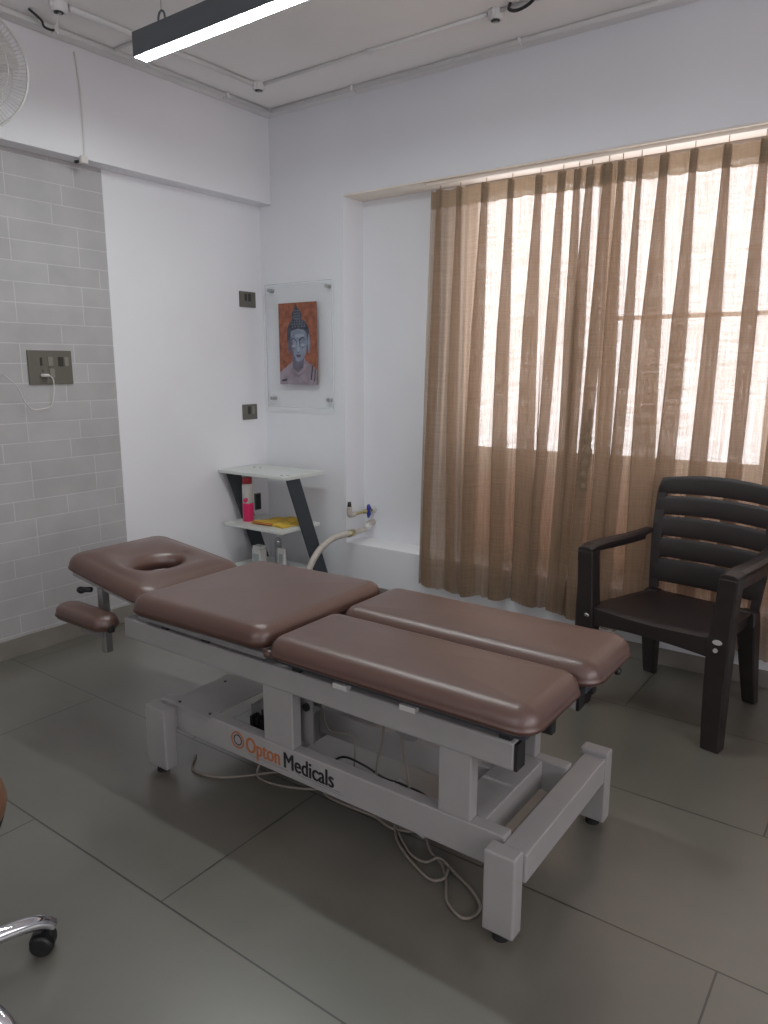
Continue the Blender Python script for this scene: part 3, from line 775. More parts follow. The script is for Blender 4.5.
obj('connector_tail', rot_about(bx(-1.10, -1.02, 1.63, 1.655, 0.0, 0.03), 'Z', -0.3, (-1.12, 1.63, 0)), M['offwhite'], t, bevel=0.004)

# ------------------------------------------------------------------ plastic armchair
ch = thing('plastic_armchair', 'dark brown moulded plastic armchair with slatted back in front of the right curtain', 'chair', (-0.690, 2.912, 0), -0.185)
def cpart(name, bm, bevel=0.006, smooth=False, m_=None, parent=None): return obj(name, bm, m_ or M['chair'], parent or ch, smooth=smooth, local=True, bevel=bevel)
def loft(bm, secs):
    """secs: list of 4-point (or n-point) closed sections -> skinned solid"""
    R = [[bm.verts.new(p) for p in s] for s in secs]
    n = len(R[0])
    for A, B in zip(R, R[1:]):
        for k in range(n): bm.faces.new((A[k], A[(k+1) % n], B[(k+1) % n], B[k]))
    bm.faces.new(R[0][::-1]); bm.faces.new(R[-1])
    return bm
# seat: shallow dish with rolled front apron
b = new(); nx, ny = 18, 16
def seat_z(u, v): # u -1..1 , v 0 front .. 1 back
    return 0.418-0.016*(1-u*u)*math.sin(PI*min(1, v*0.9+0.05))-0.022*v+ (-0.012*(1-v*8)**2*(1-u*u*0.2) if v < 0.125 else 0)
G = []
for j in range(ny+1):
    v = j/ny; y = -0.235+0.46*v; hw = 0.247-0.035*v
    G.append([b.verts.new((hw*(2*i/nx-1), y-0.022*(1-(2*i/nx-1)**2)*(1-v)**3, seat_z(2*i/nx-1, v))) for i in range(nx+1)])
G2 = [[b.verts.new(v.co-Vector((0, 0, 0.008))) for v in row] for row in G]
for j in range(ny):
    for i in range(nx):
        b.faces.new((G[j][i], G[j][i+1], G[j+1][i+1], G[j+1][i])); b.faces.new((G2[j+1][i], G2[j+1][i+1], G2[j][i+1], G2[j][i]))
for i in range(nx):
    b.faces.new((G[0][i+1], G[0][i], G2[0][i], G2[0][i+1])); b.faces.new((G[ny][i], G[ny][i+1], G2[ny][i+1], G2[ny][i]))
for j in range(ny):
    b.faces.new((G[j][0], G[j+1][0], G2[j+1][0], G2[j][0])); b.faces.new((G[j+1][nx], G[j][nx], G2[j][nx], G2[j+1][nx]))
st = cpart('seat', b, 0, True)
b = new()                       # curved apron below the front and the sides of the seat
N_ = 20; top_, bot_ = [], []
secs = []
for i in range(N_+1):
    u = 2*i/N_-1; x = 0.247*u; y = -0.238-0.024*(1-u*u); zt = seat_z(u, 0)+0.004
    zb = 0.335+0.022*(1-u*u)
    secs.append([(x, y, zt), (x, y+0.007, zt), (x, y+0.007, zb), (x, y, zb)])
loft(b, secs)
for s in (-1, 1):
    loft(b, [[(s*(0.246-0.045*v), -0.23+0.45*v, 0.41-0.02*v), (s*(0.239-0.045*v), -0.23+0.45*v, 0.41-0.02*v), (s*(0.239-0.045*v), -0.23+0.45*v, 0.345), (s*(0.246-0.045*v), -0.23+0.45*v, 0.345)] for v in (0, 0.5, 1)])
cpart('apron', b, 0.002, parent=st)
# legs (front legs run up to the arms)
def Lleg(bm, pts):
    """pts: (x, y, z, wx, wy) centre-line sections"""
    loft(bm, [[(x-wx/2, y-wy/2, z), (x+wx/2, y-wy/2, z), (x+wx/2, y+wy/2, z), (x-wx/2, y+wy/2, z)] for x, y, z, wx, wy in pts])
    return bm
for s in (-1, 1):
    cpart('leg', Lleg(new(), [(s*0.268, -0.232, 0.0, 0.066, 0.050), (s*0.266, -0.228, 0.02, 0.068, 0.054), (s*0.262, -0.222, 0.20, 0.074, 0.060), (s*0.262, -0.218, 0.38, 0.078, 0.066), (s*0.268, -0.214, 0.50, 0.068, 0.060), (s*0.274, -0.212, 0.60, 0.066, 0.060), (s*0.276, -0.210, 0.632, 0.066, 0.064)]))
    cpart('leg', Lleg(new(), [(s*0.215, 0.262, 0.0, 0.046, 0.044), (s*0.214, 0.255, 0.02, 0.050, 0.048), (s*0.206, 0.222, 0.20, 0.062, 0.060), (s*0.200, 0.200, 0.345, 0.072, 0.066), (s*0.200, 0.205, 0.40, 0.06, 0.05)]))
    # arm: wide flat rest curving back to the backrest
    P = [(0.276, -0.240, 0.637, 0.062), (0.279, -0.19, 0.647, 0.068), (0.279, -0.10, 0.647, 0.066), (0.275, 0.00, 0.644, 0.062), (0.268, 0.09, 0.643, 0.058), (0.256, 0.165, 0.648, 0.050), (0.246, 0.220, 0.655, 0.038)]
    secs = []
    for x, y, z, wd in P:
        secs.append([(s*x-wd/2, y, z-0.012), (s*x+wd/2, y, z-0.012), (s*x+wd/2, y, z+0.002), (s*x+wd/4, y, z+0.009), (s*x-wd/4, y, z+0.009), (s*x-wd/2, y, z+0.002)])
    am = cpart('armrest', loft(new(), secs), 0.003)
    secs = []
    for x, y, z, wd in P:      # lip on the outer edge of the arm
        secs.append([(s*(x+wd/2-0.006), y, z-0.048), (s*(x+wd/2), y, z-0.048), (s*(x+wd/2), y, z), (s*(x+wd/2-0.006), y, z)])
    cpart('armrest_lip', loft(new(), secs), 0.001, parent=am)
# backrest: five curved slats joined at the sides and by the uprights
def back_pt(u, h):   # u -1..1, h height
    k = (h-0.40)/0.48
    hw = 0.228+0.020*math.sin(PI*min(1, max(0, k))*0.62)
    hw = hw if k < 0.9 else hw-0.012*(k-0.9)*10
    y = 0.215+0.062*k+0.010*k*k
    y += 0.024*(1-u*u)
    return Vector((hw*u, y, h))
def back_sheet(bm, u0, u1, h0f, h1f, n=14, m_=4, th=0.009):
    A = []; B = []
    for j in range(m_+1):
        ra, rb_ = [], []
        for i in range(n+1):
            u = u0+(u1-u0)*i/n; h = h0f(u)+(h1f(u)-h0f(u))*j/m_
            p = back_pt(u, h); puff = 0.004*math.sin(PI*j/m_)
            ra.append(bm.verts.new((p.x, p.y-puff, p.z))); rb_.append(bm.verts.new((p.x, p.y+th, p.z)))
        A.append(ra); B.append(rb_)
    for j in range(m_):
        for i in range(n):
            bm.faces.new((A[j][i], A[j][i+1], A[j+1][i+1], A[j+1][i])); bm.faces.new((B[j+1][i], B[j+1][i+1], B[j][i+1], B[j][i]))
    for i in range(n):
        bm.faces.new((A[0][i+1], A[0][i], B[0][i], B[0][i+1])); bm.faces.new((A[m_][i], A[m_][i+1], B[m_][i+1], B[m_][i]))
    for j in range(m_):
        bm.faces.new((A[j][0], A[j+1][0], B[j+1][0], B[j][0])); bm.faces.new((A[j+1][n], A[j][n], B[j][n], B[j+1][n]))
bk = thing_holder = None
arch = lambda z, k: (lambda u: z+k*(1-u*u))
slats = [(0.432, 0.530, 0.000, 0.003), (0.536, 0.618, 0.003, 0.006), (0.625, 0.707, 0.006, 0.009), (0.715, 0.793, 0.009, 0.012), (0.802, 0.872, 0.012, 0.022)]
b = new(); back_sheet(b, -1.0, -0.84, lambda u: 0.40, arch(0.84, 0.0), 3, 14, 0.012)
bkf = cpart('back_upright', b, 0.002)
b = new(); back_sheet(b, 0.84, 1.0, lambda u: 0.40, arch(0.84, 0.0), 3, 14, 0.012)
cpart('back_upright', b, 0.002)
for z0_, z1_, k0, k1 in slats:
    b = new(); back_sheet(b, -0.985, 0.985, arch(z0_, k0), arch(z1_, k1), 18, 5, 0.008)
    cpart('back_slat', b, 0.0015, True)
# scuffs
b = new()
for (cx_, cz_, rx_, rz_) in ((0.262, 0.405, 0.016, 0.009), (0.258, 0.375, 0.008, 0.008)):
    cyl(b, (cx_, -0.2555, cz_), (cx_, -0.2495, cz_), rx_, seg=10)
    for v in b.verts:
        if abs(v.co.x-cx_) < rx_*1.01 and abs(v.co.z-cz_) < rx_*1.01: v.co.z = cz_+(v.co.z-cz_)*rz_/rx_
sc_ = cpart('scuff_mark', b, 0, m_=M['scuff'])
b = new(); cyl(b, (-0.247, -0.2545, 0.375), (-0.247, -0.249, 0.379), 0.010, seg=8)
cpart('scuff_mark', b, 0, m_=M['scuff'])

# ------------------------------------------------------------------ slanted-leg shelf table in the corner
sh = thing('side_shelf', 'white three-tier shelf table on slanted dark metal legs in the room corner', 'shelf', (-3.0, 3.05, 0))
def shp(name, bm, m_, bevel=0.002): return obj(name, bm, m_, sh, bevel=bevel)
shp('shelf_board', bx(-3.322, -2.768, 2.905, 3.23, 0.728, 0.746), M['laminate'])
shp('shelf_board', bx(-3.255, -2.795, 2.875, 3.205, 0.424, 0.442), M['laminate'])
shp('shelf_board', bx(-3.255, -2.795, 2.875, 3.175, 0.160, 0.178), M['laminate'])
for x0_, x1_ in ((-2.790, -2.780), (-3.270, -3.260)):
    shp('leg', prism(new(), [(2.915, 0.727), (3.022, 0.727), (3.300, 0.0), (3.193, 0.0)], 'x', x0_, x1_), M['charcoal'])
for x, y in ((-3.22, 3.10), (-3.17, 3.10), (-2.84, 2.94), (-2.81, 2.955)):
    shp('screw', cyl(new(), (x, y, 0.746), (x, y, 0.7495), 0.008, seg=10), M['steel'], 0)
# things on it
t = thing('spray_bottle', 'tall pink and white bottle with dark red cap on the middle shelf', 'bottle', (-3.165, 2.985, 0.442))
def at(p, q): return (p[0]+q[0], p[1]+q[1], p[2]+q[2])
BO = (-3.165, 2.985, 0.442)
obj('bottle_body', lathe(new(), [(0.030, 0), (0.033, 0.004), (0.033, 0.105), (0.0325, 0.11)], BO, 24), M['pink'], t, smooth=True)
obj('bottle_shoulder', lathe(new(), [(0.0323, 0.11), (0.032, 0.212), (0.029, 0.222), (0.027, 0.225)], BO, 24), M['offwhite'], t, smooth=True)
obj('cap', lathe(new(), [(0.0285, 0.225), (0.0285, 0.258), (0.025, 0.262)], BO, 24), M['redcap'], t, smooth=True)
obj('label_swirl', cyl(new(), at(BO, (0.012, -0.0285, 0.13)), at(BO, (0.0125, -0.0325, 0.131)), 0.015, seg=14), M['pink'], t)
# yellow folded cloth
b = new(); n1, n2 = 14, 8; G = []
for j in range(n2+1):
    row = []
    for i in range(n1+1):
        u, v = i/n1, j/n2
        x = -3.085+0.235*u+0.03*v; y = 2.935+0.19*v+0.02*math.sin(u*3)
        row.append(b.verts.new((x, y, 0.456+0.006*math.sin(u*9+v*4)+0.005*math.sin(v*7+1)-0.004*(1-v))))
    G.append(row)
F = [b.faces.new((G[j][i], G[j][i+1], G[j+1][i+1], G[j+1][i])) for j in range(n2) for i in range(n1)]
ext = bmesh.ops.extrude_face_region(b, geom=F)
for g in ext['geom']:
    if isinstance(g, bmesh.types.BMVert): g.co.z = 0.4425
t = thing('folded_cloth', 'folded yellow cloth with orange edge lying on the middle shelf', 'cloth', (-2.98, 2.97, 0.442))
obj('cloth_fold', b, M['yellow'], t, smooth=True)
obj('cloth_edge', tube(new(), spline([(-3.09, 2.945, 0.452), (-3.03, 2.938, 0.455), (-2.98, 2.943, 0.453), (-2.94, 2.955, 0.451)], 6), 0.008, 8), M['yellow_dk'], t, smooth=True)
# bottles on the bottom shelf
def bottle(label, x, y, r, h, m_, capm, z0=0.178):
    t = thing('bottle', label, 'bottle', (x, y, z0))
    obj('bottle_body', lathe(new(), [(r*0.9, 0), (r, 0.005), (r, h*0.72), (r*0.9, h*0.8), (r*0.45, h*0.88), (r*0.42, h*0.9)], (x, y, z0), 24), m_, t, smooth=True)
    obj('cap', lathe(new(), [(r*0.5, h*0.9), (r*0.5, h), (r*0.4, h*1.01)], (x, y, z0), 20), capm, t, smooth=True)
    obj('label', lathe(new(), [(r*1.015, h*0.18), (r*1.015, h*0.6)], (x, y, z0), 24), M['label_grey'], t, smooth=True)
bottle('clear narrow bottle between the white jar and the white tube on the bottom shelf', -2.985, 3.045, 0.022, 0.20, M['bottle_clear'], M['offwhite'])
t = thing('product_box', 'white product jar with grey print on the bottom shelf', 'jar', (-3.07, 2.97, 0.178))
obj('jar_body', bx(-3.105, -3.037, 2.945, 3.0, 0.178, 0.290), M['offwhite'], t, bevel=0.004)
obj('lid', bx(-3.102, -3.040, 2.948, 2.997, 0.290, 0.308), M['laminate'], t, bevel=0.003)
obj('printed_label', bx(-3.095, -3.047, 2.9435, 2.9452, 0.205, 0.262), M['label_grey'], t)
t = thing('lotion_tube', 'white standing tube with grey print at the right end of the bottom shelf', 'tube', (-2.90, 2.99, 0.178))
obj('tube_body', loft(new(), [[(-2.925, 2.97, 0.200), (-2.875, 2.97, 0.200), (-2.875, 3.0, 0.200), (-2.925, 3.0, 0.200)], [(-2.93, 2.98, 0.312), (-2.87, 2.98, 0.312), (-2.87, 2.986, 0.312), (-2.93, 2.986, 0.312)]]), M['offwhite'], t, bevel=0.003)
obj('cap', bx(-2.918, -2.882, 2.97, 3.0, 0.178, 0.200), M['laminate'], t, bevel=0.003)
obj('printed_label', loft(new(), [[(-2.915, 2.9705, 0.225), (-2.885, 2.9705, 0.225), (-2.885, 2.974, 0.225), (-2.915, 2.974, 0.225)], [(-2.915, 2.9755, 0.28), (-2.885, 2.9755, 0.28), (-2.885, 2.979, 0.28), (-2.915, 2.979, 0.28)]]), M['label_grey'], t)

# ------------------------------------------------------------------ switch plates on the left wall
def wall_plate(name, label, y0, y1, z0, z1, x=XL):
    t = thing(name, label, 'switch plate' if 'switch' in name else 'socket', (x, (y0+y1)/2, z0))
    obj('plate', bx(x, x+0.010, y0, y1, z0, z1), M['taupe'], t, bevel=0.002)
    return t
xb_ = XL+0.006
t = wall_plate('switch_socket_plate', 'large taupe switch and socket plate on the grey brick wall', 1.806, 2.022, 1.262, 1.417, xb_)
def rocker(y, z, w_, h_, m_, nm='rocker_switch', d=0.006):
    obj(nm, bx(xb_+0.0095, xb_+0.010+d, y-w_/2, y+w_/2, z-h_/2, z+h_/2), m_, t, bevel=0.0015)
rocker(1.868, 1.366, 0.012, 0.038, M['taupe_dk'], 'port', 0.001)
rocker(1.912, 1.366, 0.024, 0.042, M['taupe_lt'])
rocker(1.964, 1.366, 0.026, 0.044, M['taupe_dk'], 'socket_face', 0.001)
rocker(1.992, 1.366, 0.020, 0.042, M['taupe_lt'])
rocker(1.916, 1.312, 0.024, 0.042, M['taupe_lt'])
rocker(1.872, 1.323, 0.007, 0.009, M['taupe_dk'], 'pin_hole', 0.001)
t = thing('phone_charger', 'white charging plug and thin cable hanging from the large switch plate', 'charger', (xb_+0.012, 1.87, 1.302))
obj('plug', rot_about(bx(xb_+0.010, xb_+0.040, 1.853, 1.882, 1.296, 1.310), 'Z', 0.25, (xb_, 1.868, 1.3)), M['cable'], t, bevel=0.005)
obj('charging_cable', tube(new(), spline([(xb_+0.038, 1.866, 1.304), (xb_+0.045, 1.885, 1.300), (xb_+0.04, 1.903, 1.28), (xb_+0.03, 1.905, 1.22), (xb_+0.02, 1.892, 1.163), (xb_+0.02, 1.84, 1.150), (xb_+0.02, 1.80, 1.152), (xb_+0.03, 1.765, 1.185), (xb_+0.05, 1.72, 1.26), (xb_+0.06, 1.66, 1.31)], 8), 0.0026, 8), M['cable'], t, smooth=True)
t = wall_plate('switch_plate', 'upper small taupe switch plate on the white wall, level with the picture', 3.130, 3.256, 1.690, 1.780)
obj('plate_module', bx(XL+0.0095, XL+0.012, 3.165, 3.185, 1.725, 1.767), M['taupe_dk'], t, bevel=0.001)
obj('plate_module', bx(XL+0.0095, XL+0.012, 3.195, 3.215, 1.725, 1.767), M['taupe_dk'], t, bevel=0.001)
t = wall_plate('socket_plate', 'lower small taupe socket plate on the white wall, above the shelf', 3.122, 3.238, 1.025, 1.117)
obj('plate_module', bx(XL+0.0095, XL+0.012, 3.160, 3.185, 1.058, 1.104), M['taupe_dk'], t, bevel=0.001)
obj('plate_module', bx(XL+0.0095, XL+0.012, 3.195, 3.215, 1.058, 1.104), M['taupe_lt'], t, bevel=0.001)
t = wall_plate('low_socket_plate', 'black socket plate low on the white wall behind the shelf table', 3.195, 3.245, 0.455, 0.560)
t['category'] = 'socket'
obj('cover', bx(XL+0.009, XL+0.014, 3.199, 3.241, 0.460, 0.555), M['black'], t, bevel=0.002)

# ------------------------------------------------------------------ acrylic-framed painting
pa = thing('wall_picture', 'painting of a serene topknotted statue head mounted in clear acrylic on the far wall', 'picture', (-3.03, YB, 1.11))
PY = YB-0.03
pn = obj('acrylic_panel', bx(-3.272, -2.748, PY-0.004, PY, 1.100, 1.822), M['acrylic'], pa)
b = new()
e = 0.003
box(b, -3.272, -3.272+e, PY-0.0045, PY+0.0005, 1.100, 1.822); box(b, -2.748-e, -2.748, PY-0.0045, PY+0.0005, 1.100, 1.822)
box(b, -3.272, -2.748, PY-0.0045, PY+0.0005, 1.100, 1.100+e); box(b, -3.272, -2.748, PY-0.0045, PY+0.0005, 1.822-e, 1.822)
obj('polished_edge', b, M['acrylic_edge'], pn)
for x in (-3.236, -2.785):
    for z in (1.788, 1.152):
        obj('standoff', cyl(new(), (x, YB, z), (x, PY-0.012, z), 0.011, seg=20), M['steel'], pa, smooth=False)
CX0, CX1, CZ0, CZ1 = -3.158, -2.862, 1.238, 1.708
cv = obj('canvas', bx(CX0, CX1, PY-0.010, PY-0.004, CZ0, CZ1), mat('rust_background_paint', (0.27, 0.095, 0.055), 0.7, var=0.35, vscale=28), pa)
pm = {'hair': mat('slate_hair_paint', (0.055, 0.062, 0.082), 0.7, var=0.5, vscale=60), 'face': mat('blue_grey_paint', (0.20, 0.235, 0.31), 0.7, var=0.25, vscale=18),
      'chest': mat('mauve_paint', (0.27, 0.225, 0.265), 0.7, var=0.3, vscale=14), 'line': mat('dark_line_paint', (0.035, 0.04, 0.06), 0.7),
      'light': mat('pale_highlight_paint', (0.30, 0.34, 0.41), 0.7), 'neck': mat('shaded_neck_paint', (0.13, 0.12, 0.16), 0.7, var=0.2, vscale=20), 'lip': mat('lip_paint', (0.11, 0.075, 0.11), 0.7)}
def paint(name, pts, key, lift):
    b = new(); y0 = PY-0.010-lift
    P = [(CX0+u*(CX1-CX0), CZ0+v*(CZ1-CZ0)) for u, v in pts]
    prism(b, P, 'y', y0, PY-0.0099)
    obj(name, b, pm[key], cv)
def ell(cu, cv_, ru, rv, n=24, a0=0, a1=2*PI): return [(cu+ru*math.cos(a0+(a1-a0)*k/n), cv_+rv*math.sin(a0+(a1-a0)*k/n)) for k in range(n)]
paint('shoulders', [(0.0, 0.0), (1.0, 0.0), (1.0, 0.18), (0.86, 0.24), (0.70, 0.30), (0.66, 0.36), (0.36, 0.33), (0.34, 0.28), (0.16, 0.21), (0.0, 0.15)], 'chest', 0.0003)
paint('neck', [(0.36, 0.20), (0.50, 0.15), (0.64, 0.21), (0.68, 0.42), (0.34, 0.40)], 'neck', 0.0006)
paint('hair', [(0.24, 0.50), (0.22, 0.60), (0.23, 0.68), (0.27, 0.74), (0.33, 0.78), (0.37, 0.80), (0.36, 0.84), (0.37, 0.88), (0.41, 0.915), (0.44, 0.95), (0.47, 0.985), (0.50, 0.95), (0.55, 0.915), (0.60, 0.88), (0.62, 0.84), (0.61, 0.80), (0.68, 0.78), (0.76, 0.73), (0.81, 0.66), (0.81, 0.54), (0.75, 0.44), (0.32, 0.42)], 'hair', 0.0009)
paint('ear', ell(0.80, 0.50, 0.035, 0.12, 16), 'face', 0.0012)
paint('ear', ell(0.265, 0.46, 0.028, 0.09, 16), 'neck', 0.0012)
paint('face', [(0.31, 0.60), (0.34, 0.66), (0.50, 0.685), (0.68, 0.67), (0.75, 0.62), (0.76, 0.50), (0.71, 0.38), (0.62, 0.30), (0.52, 0.275), (0.42, 0.31), (0.34, 0.40), (0.30, 0.50)], 'face', 0.0015)
paint('shaded_cheek', [(0.31, 0.60), (0.36, 0.58), (0.38, 0.48), (0.40, 0.36), (0.46, 0.312), (0.42, 0.31), (0.34, 0.40), (0.30, 0.50)], 'neck', 0.0017)
paint('eyelid', ell(0.40, 0.472, 0.050, 0.022, 16), 'light', 0.0019)
paint('eyelid', ell(0.645, 0.482, 0.062, 0.024, 16), 'light', 0.0019)
paint('lash_line', [(0.34, 0.468), (0.40, 0.443), (0.455, 0.462), (0.40, 0.452)], 'line', 0.0022)
paint('lash_line', [(0.575, 0.475), (0.645, 0.450), (0.72, 0.480), (0.645, 0.461)], 'line', 0.0022)
paint('eyebrow', [(0.335, 0.53), (0.40, 0.565), (0.475, 0.53), (0.495, 0.46), (0.485, 0.535), (0.40, 0.578)], 'line', 0.0022)
paint('eyebrow', [(0.545, 0.46), (0.56, 0.535), (0.64, 0.575), (0.735, 0.535), (0.64, 0.590), (0.545, 0.55)], 'line', 0.0022)
paint('nose', [(0.50, 0.54), (0.53, 0.54), (0.565, 0.42), (0.53, 0.40), (0.48, 0.41)], 'light', 0.0019)
paint('nostrils', [(0.475, 0.412), (0.525, 0.397), (0.57, 0.416), (0.525, 0.388)], 'line', 0.0022)
paint('lips', [(0.45, 0.358), (0.49, 0.372), (0.52, 0.366), (0.55, 0.372), (0.60, 0.36), (0.55, 0.336), (0.50, 0.334)], 'lip', 0.0022)
paint('forehead_light', ell(0.56, 0.60, 0.13, 0.022, 16), 'light', 0.0018)
paint('robe_fold', [(0.83, 0.06), (0.86, 0.06), (0.90, 0.23), (0.87, 0.235)], 'line', 0.0008)
paint('robe_fold', [(0.92, 0.04), (0.94, 0.04), (0.97, 0.19), (0.95, 0.2)], 'line', 0.0008)
paint('collarbone', [(0.30, 0.16), (0.50, 0.11), (0.72, 0.17), (0.50, 0.095)], 'neck', 0.0008)
paint('painted_signature', [(0.05, 0.035), (0.18, 0.045), (0.20, 0.07), (0.06, 0.06)], 'line', 0.0008)
b = new()
for r_ in range(7):
    for c_ in range(6-abs(r_-2)//2):
        u = 0.34+0.30*(c_+0.5)/(6-abs(r_-2)//2)+0.02; v = 0.71+r_*0.032
        wdt = 1.0 if r_ < 3 else 0.5
        u = (0.52+(u-0.50)*1.35) if r_ < 3 else (0.49+(u-0.50)*0.6)
        P = [(CX0+q[0]*(CX1-CX0), CZ0+q[1]*(CZ1-CZ0)) for q in ell(u, v, 0.016, 0.010, 8)]
        prism(b, P, 'y', PY-0.0115, PY-0.0099)
obj('hair_curls', b, mat('hair_curl_paint', (0.12, 0.14, 0.18), 0.7), cv)

# ------------------------------------------------------------------ pipes in the recess corner
vx = -2.62
t = thing('water_valve', 'upper pipe stub with blue butterfly valve and black cap in the window recess', 'valve', (vx, NY, 0.49))
obj('pipe_stub', cyl(new(), (vx, NY, 0.493), (vx, 3.29, 0.493), 0.009, seg=14), M['brass'], t, smooth=True)
obj('wall_flange', cyl(new(), (vx, NY, 0.493), (vx, NY-0.02, 0.493), 0.022, 0.019, seg=18), M['offwhite'], t, smooth=True)
obj('valve_body', cyl(new(), (vx, 3.46, 0.493), (vx, 3.40, 0.493), 0.014, seg=14), M['brass'], t, smooth=True)
hd = obj('blue_handle', tube(new(), [(vx+0.012, 3.43, 0.535), (vx+0.016, 3.43, 0.513), (vx+0.016, 3.43, 0.498), (vx+0.016, 3.43, 0.480), (vx+0.012, 3.43, 0.455)], [0.007, 0.015, 0.007, 0.014, 0.007], 12), M['blue'], t, smooth=True)
obj('elbow', tube(new(), spline([(vx, 3.31, 0.493), (vx, 3.275, 0.493), (vx, 3.265, 0.505), (vx, 3.265, 0.545)], 6), 0.0155, 14), M['pvc'], t, smooth=True)
obj('black_cap', cyl(new(), (vx, 3.265, 0.542), (vx, 3.265, 0.572), 0.013, 0.010, seg=14), M['black'], t, smooth=True)
t = thing('drain_hose', 'grey hose clamped to a dusty elbow pipe, bending down behind the couch', 'hose', (-2.62, NY, 0.40))
obj('elbow_pipe', tube(new(), spline([(vx, NY, 0.415), (vx, 3.46, 0.415), (vx, 3.44, 0.41), (vx, 3.425, 0.39), (vx, 3.40, 0.385), (vx, 3.24, 0.385)], 6), 0.016, 16), M['pvc'], t, smooth=True)
obj('coupling', cyl(new(), (vx, 3.45, 0.41), (vx, 3.42, 0.385), 0.022, seg=16), M['offwhite'], t, smooth=True)
obj('hose_clamp', cyl(new(), (vx, 3.30, 0.385), (vx, 3.25, 0.385), 0.021, seg=18), M['brass'], t, smooth=True)
obj('flexible_hose', tube(new(), spline([(vx, 3.28, 0.385), (vx-0.005, 3.20, 0.388), (vx-0.015, 3.11, 0.375), (vx-0.03, 3.03, 0.33), (vx-0.04, 2.96, 0.25), (vx-0.045, 2.92, 0.15), (vx-0.05, 2.90, 0.05), (vx-0.05, 2.90, 0.0)], 8), 0.0185, 16), M['pvc'], t, smooth=True)

# ------------------------------------------------------------------ wall fan (mostly outside the frame)
FC = Vector((-2.995, 1.495, 2.43))
fn = thing('wall_fan', 'white caged wall fan mounted on the left beam', 'fan', (BX, 1.60, 2.30))
fd = Vector((0.80, -0.60, -0.12)).normalized()      # facing into the room
fx = fd.cross(Vector((0, 0, 1))).normalized(); fy = fx.cross(fd).normalized()
def fp(a, r, d): return FC+fx*(r*math.cos(a))+fy*(r*math.sin(a))+fd*d
FR = 0.213
b = new()
for sgn in (1, -1):
    for r_, d in ((FR, 0.0), (FR*0.72, 0.045*sgn), (FR*0.40, 0.055*sgn), (FR*0.2, 0.057*sgn)):
        if sgn < 0 and r_ == FR: continue
        tube(b, [fp(2*PI*k/48, r_, d) for k in range(48)], 0.0045 if r_ == FR else 0.0018, 6, closed=True)
    for k in range(96):
        a = 2*PI*k/96
        tube(b, [fp(a, FR, 0.0), fp(a, FR*0.95, 0.022*sgn), fp(a, FR*0.72, 0.045*sgn), fp(a, FR*0.4, 0.055*sgn), fp(a, FR*0.16, 0.057*sgn)], 0.0010, 4, caps=False)
obj('cage', b, M['fan_white'], fn, smooth=True)
obj('cage_hub', cyl(new(), fp(0, 0, 0.054), fp(0, 0, 0.062), 0.035, seg=24), M['fan_white'], fn)
for k in range(3):
    b = new(); secs = []
    for j in range(9):
        r_ = 0.03+0.155*j/8; wd = 0.35+0.5*math.sin(PI*j/8*0.8+0.2)
        a = 2*PI*k/3+0.6
        p0 = fp(a-wd*0.6, r_, 0.018); p1 = fp(a, r_, 0.0); p2 = fp(a+wd*0.6, r_, -0.018)
        secs.append([p0+fd*0.001, p1+fd*0.001, p2+fd*0.001, p2-fd*0.001, p1-fd*0.001, p0-fd*0.001])
    obj('blade', loft(b, secs), M['fan_white'], fn, smooth=True)
obj('motor', cyl(new(), fp(0, 0, -0.06), fp(0, 0, -0.15), 0.055, 0.045, seg=28), M['fan_white'], fn, smooth=True)
bk_ = FC-fd*0.13
obj('bracket_arm', tube(new(), spline([bk_, bk_+Vector((-0.03, 0.02, -0.10)), (BX+0.05, 1.60, 2.30), (BX, 1.60, 2.30)], 6), 0.014, 12), M['fan_white'], fn, smooth=True)
obj('wall_mount', bx(BX, BX+0.03, 1.56, 1.64, 2.29, 2.40), M['fan_white'], fn, bevel=0.006)
obj('pull_knob', tube(new(), [fp(-1.35, FR+0.0, 0), fp(-1.35, FR+0.035, -0.01)], 0.011, 10), M['fan_white'], fn, smooth=True)

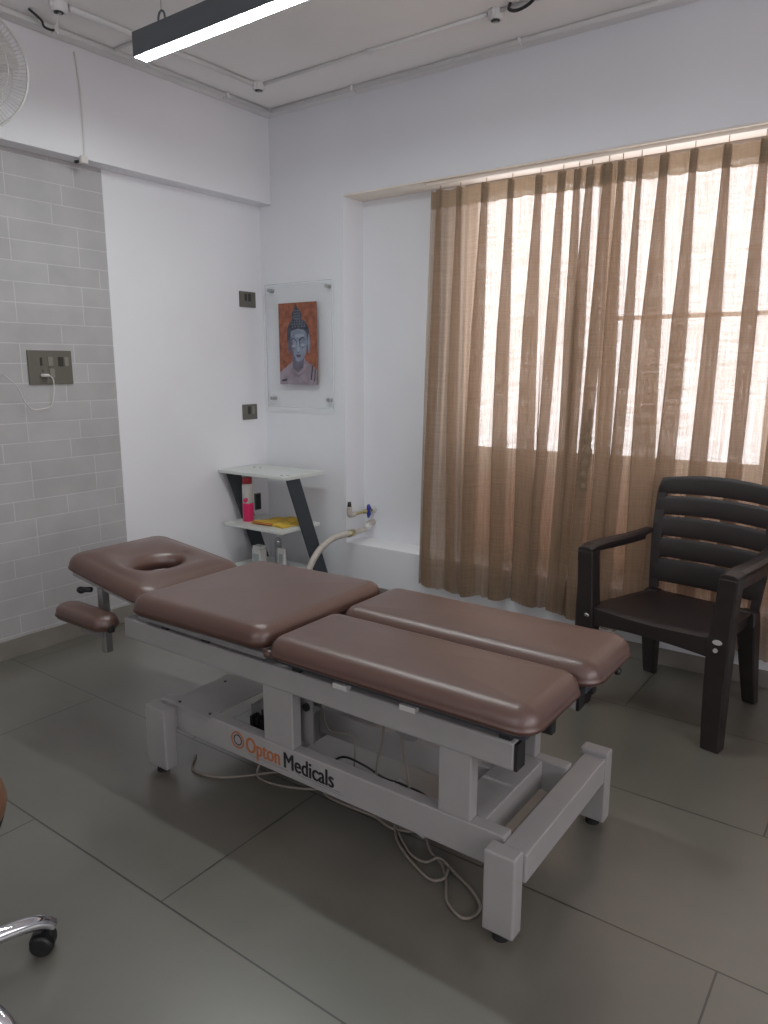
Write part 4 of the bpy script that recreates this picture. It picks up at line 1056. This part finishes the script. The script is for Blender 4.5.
# ------------------------------------------------------------------ stool at the lower left
SC = Vector((-1.54, 0.50, 0))
so = thing('swivel_stool', 'round tan stool on a chrome five-leg base at the lower left edge', 'stool', SC)
obj('seat_cushion', lathe(new(), [(0.10, 0.425), (0.165, 0.426), (0.178, 0.440), (0.182, 0.460), (0.178, 0.482), (0.163, 0.498), (0.12, 0.505), (0.02, 0.508)], SC, 48), M['stool'], so, smooth=True)
obj('seat_base', lathe(new(), [(0.10, 0.395), (0.150, 0.397), (0.168, 0.410), (0.176, 0.432), (0.160, 0.434)], SC, 48), M['black'], so, smooth=True)
obj('gas_column', cyl(new(), SC+Vector((0, 0, 0.10)), SC+Vector((0, 0, 0.40)), 0.022, seg=24), M['chrome'], so, smooth=True)
obj('hub', lathe(new(), [(0.045, 0.075), (0.05, 0.085), (0.045, 0.125), (0.03, 0.14)], SC, 24), M['chrome'], so, smooth=True)
for k in range(5):
    a = math.radians(83)-k*2*PI/5
    d = Vector((math.cos(a), math.sin(a), 0)); L_ = 0.245
    pts = spline([SC+d*0.03+Vector((0, 0, 0.105)), SC+d*0.10+Vector((0, 0, 0.108)), SC+d*0.17+Vector((0, 0, 0.100)), SC+d*(L_-0.02)+Vector((0, 0, 0.086)), SC+d*(L_+0.012)+Vector((0, 0, 0.062))], 6)
    lg = obj('leg', tube(new(), pts, [0.021-0.006*(q/len(pts)) for q in range(len(pts))], 14), M['chrome'], so, smooth=True)
    cpos = SC+d*(L_+0.004)
    ax = Vector((math.cos(a+0.9), math.sin(a+0.9), 0))
    ca = obj('caster', bmesh.new(), M['black'], lg)
    bpy.data.objects.remove(ca)
    b = new()
    tr = Vector((-ax.y, ax.x, 0))*0.016
    for s in (-1, 1):
        c_ = cpos+tr+Vector((0, 0, 0.025))
        tube(b, [c_+ax*s*0.006, c_+ax*s*0.008, c_+ax*s*0.022, c_+ax*s*0.026], [0.022, 0.025, 0.025, 0.021], 24)
    tube(b, [cpos+tr+Vector((0, 0, 0.027))-ax*0.012, cpos+tr+Vector((0, 0, 0.027))+ax*0.012], 0.028, 20)
    tube(b, [cpos+Vector((0, 0, 0.035)), cpos+Vector((0, 0, 0.066))], 0.012, 12)
    obj('caster', b, M['black'], lg, smooth=False)
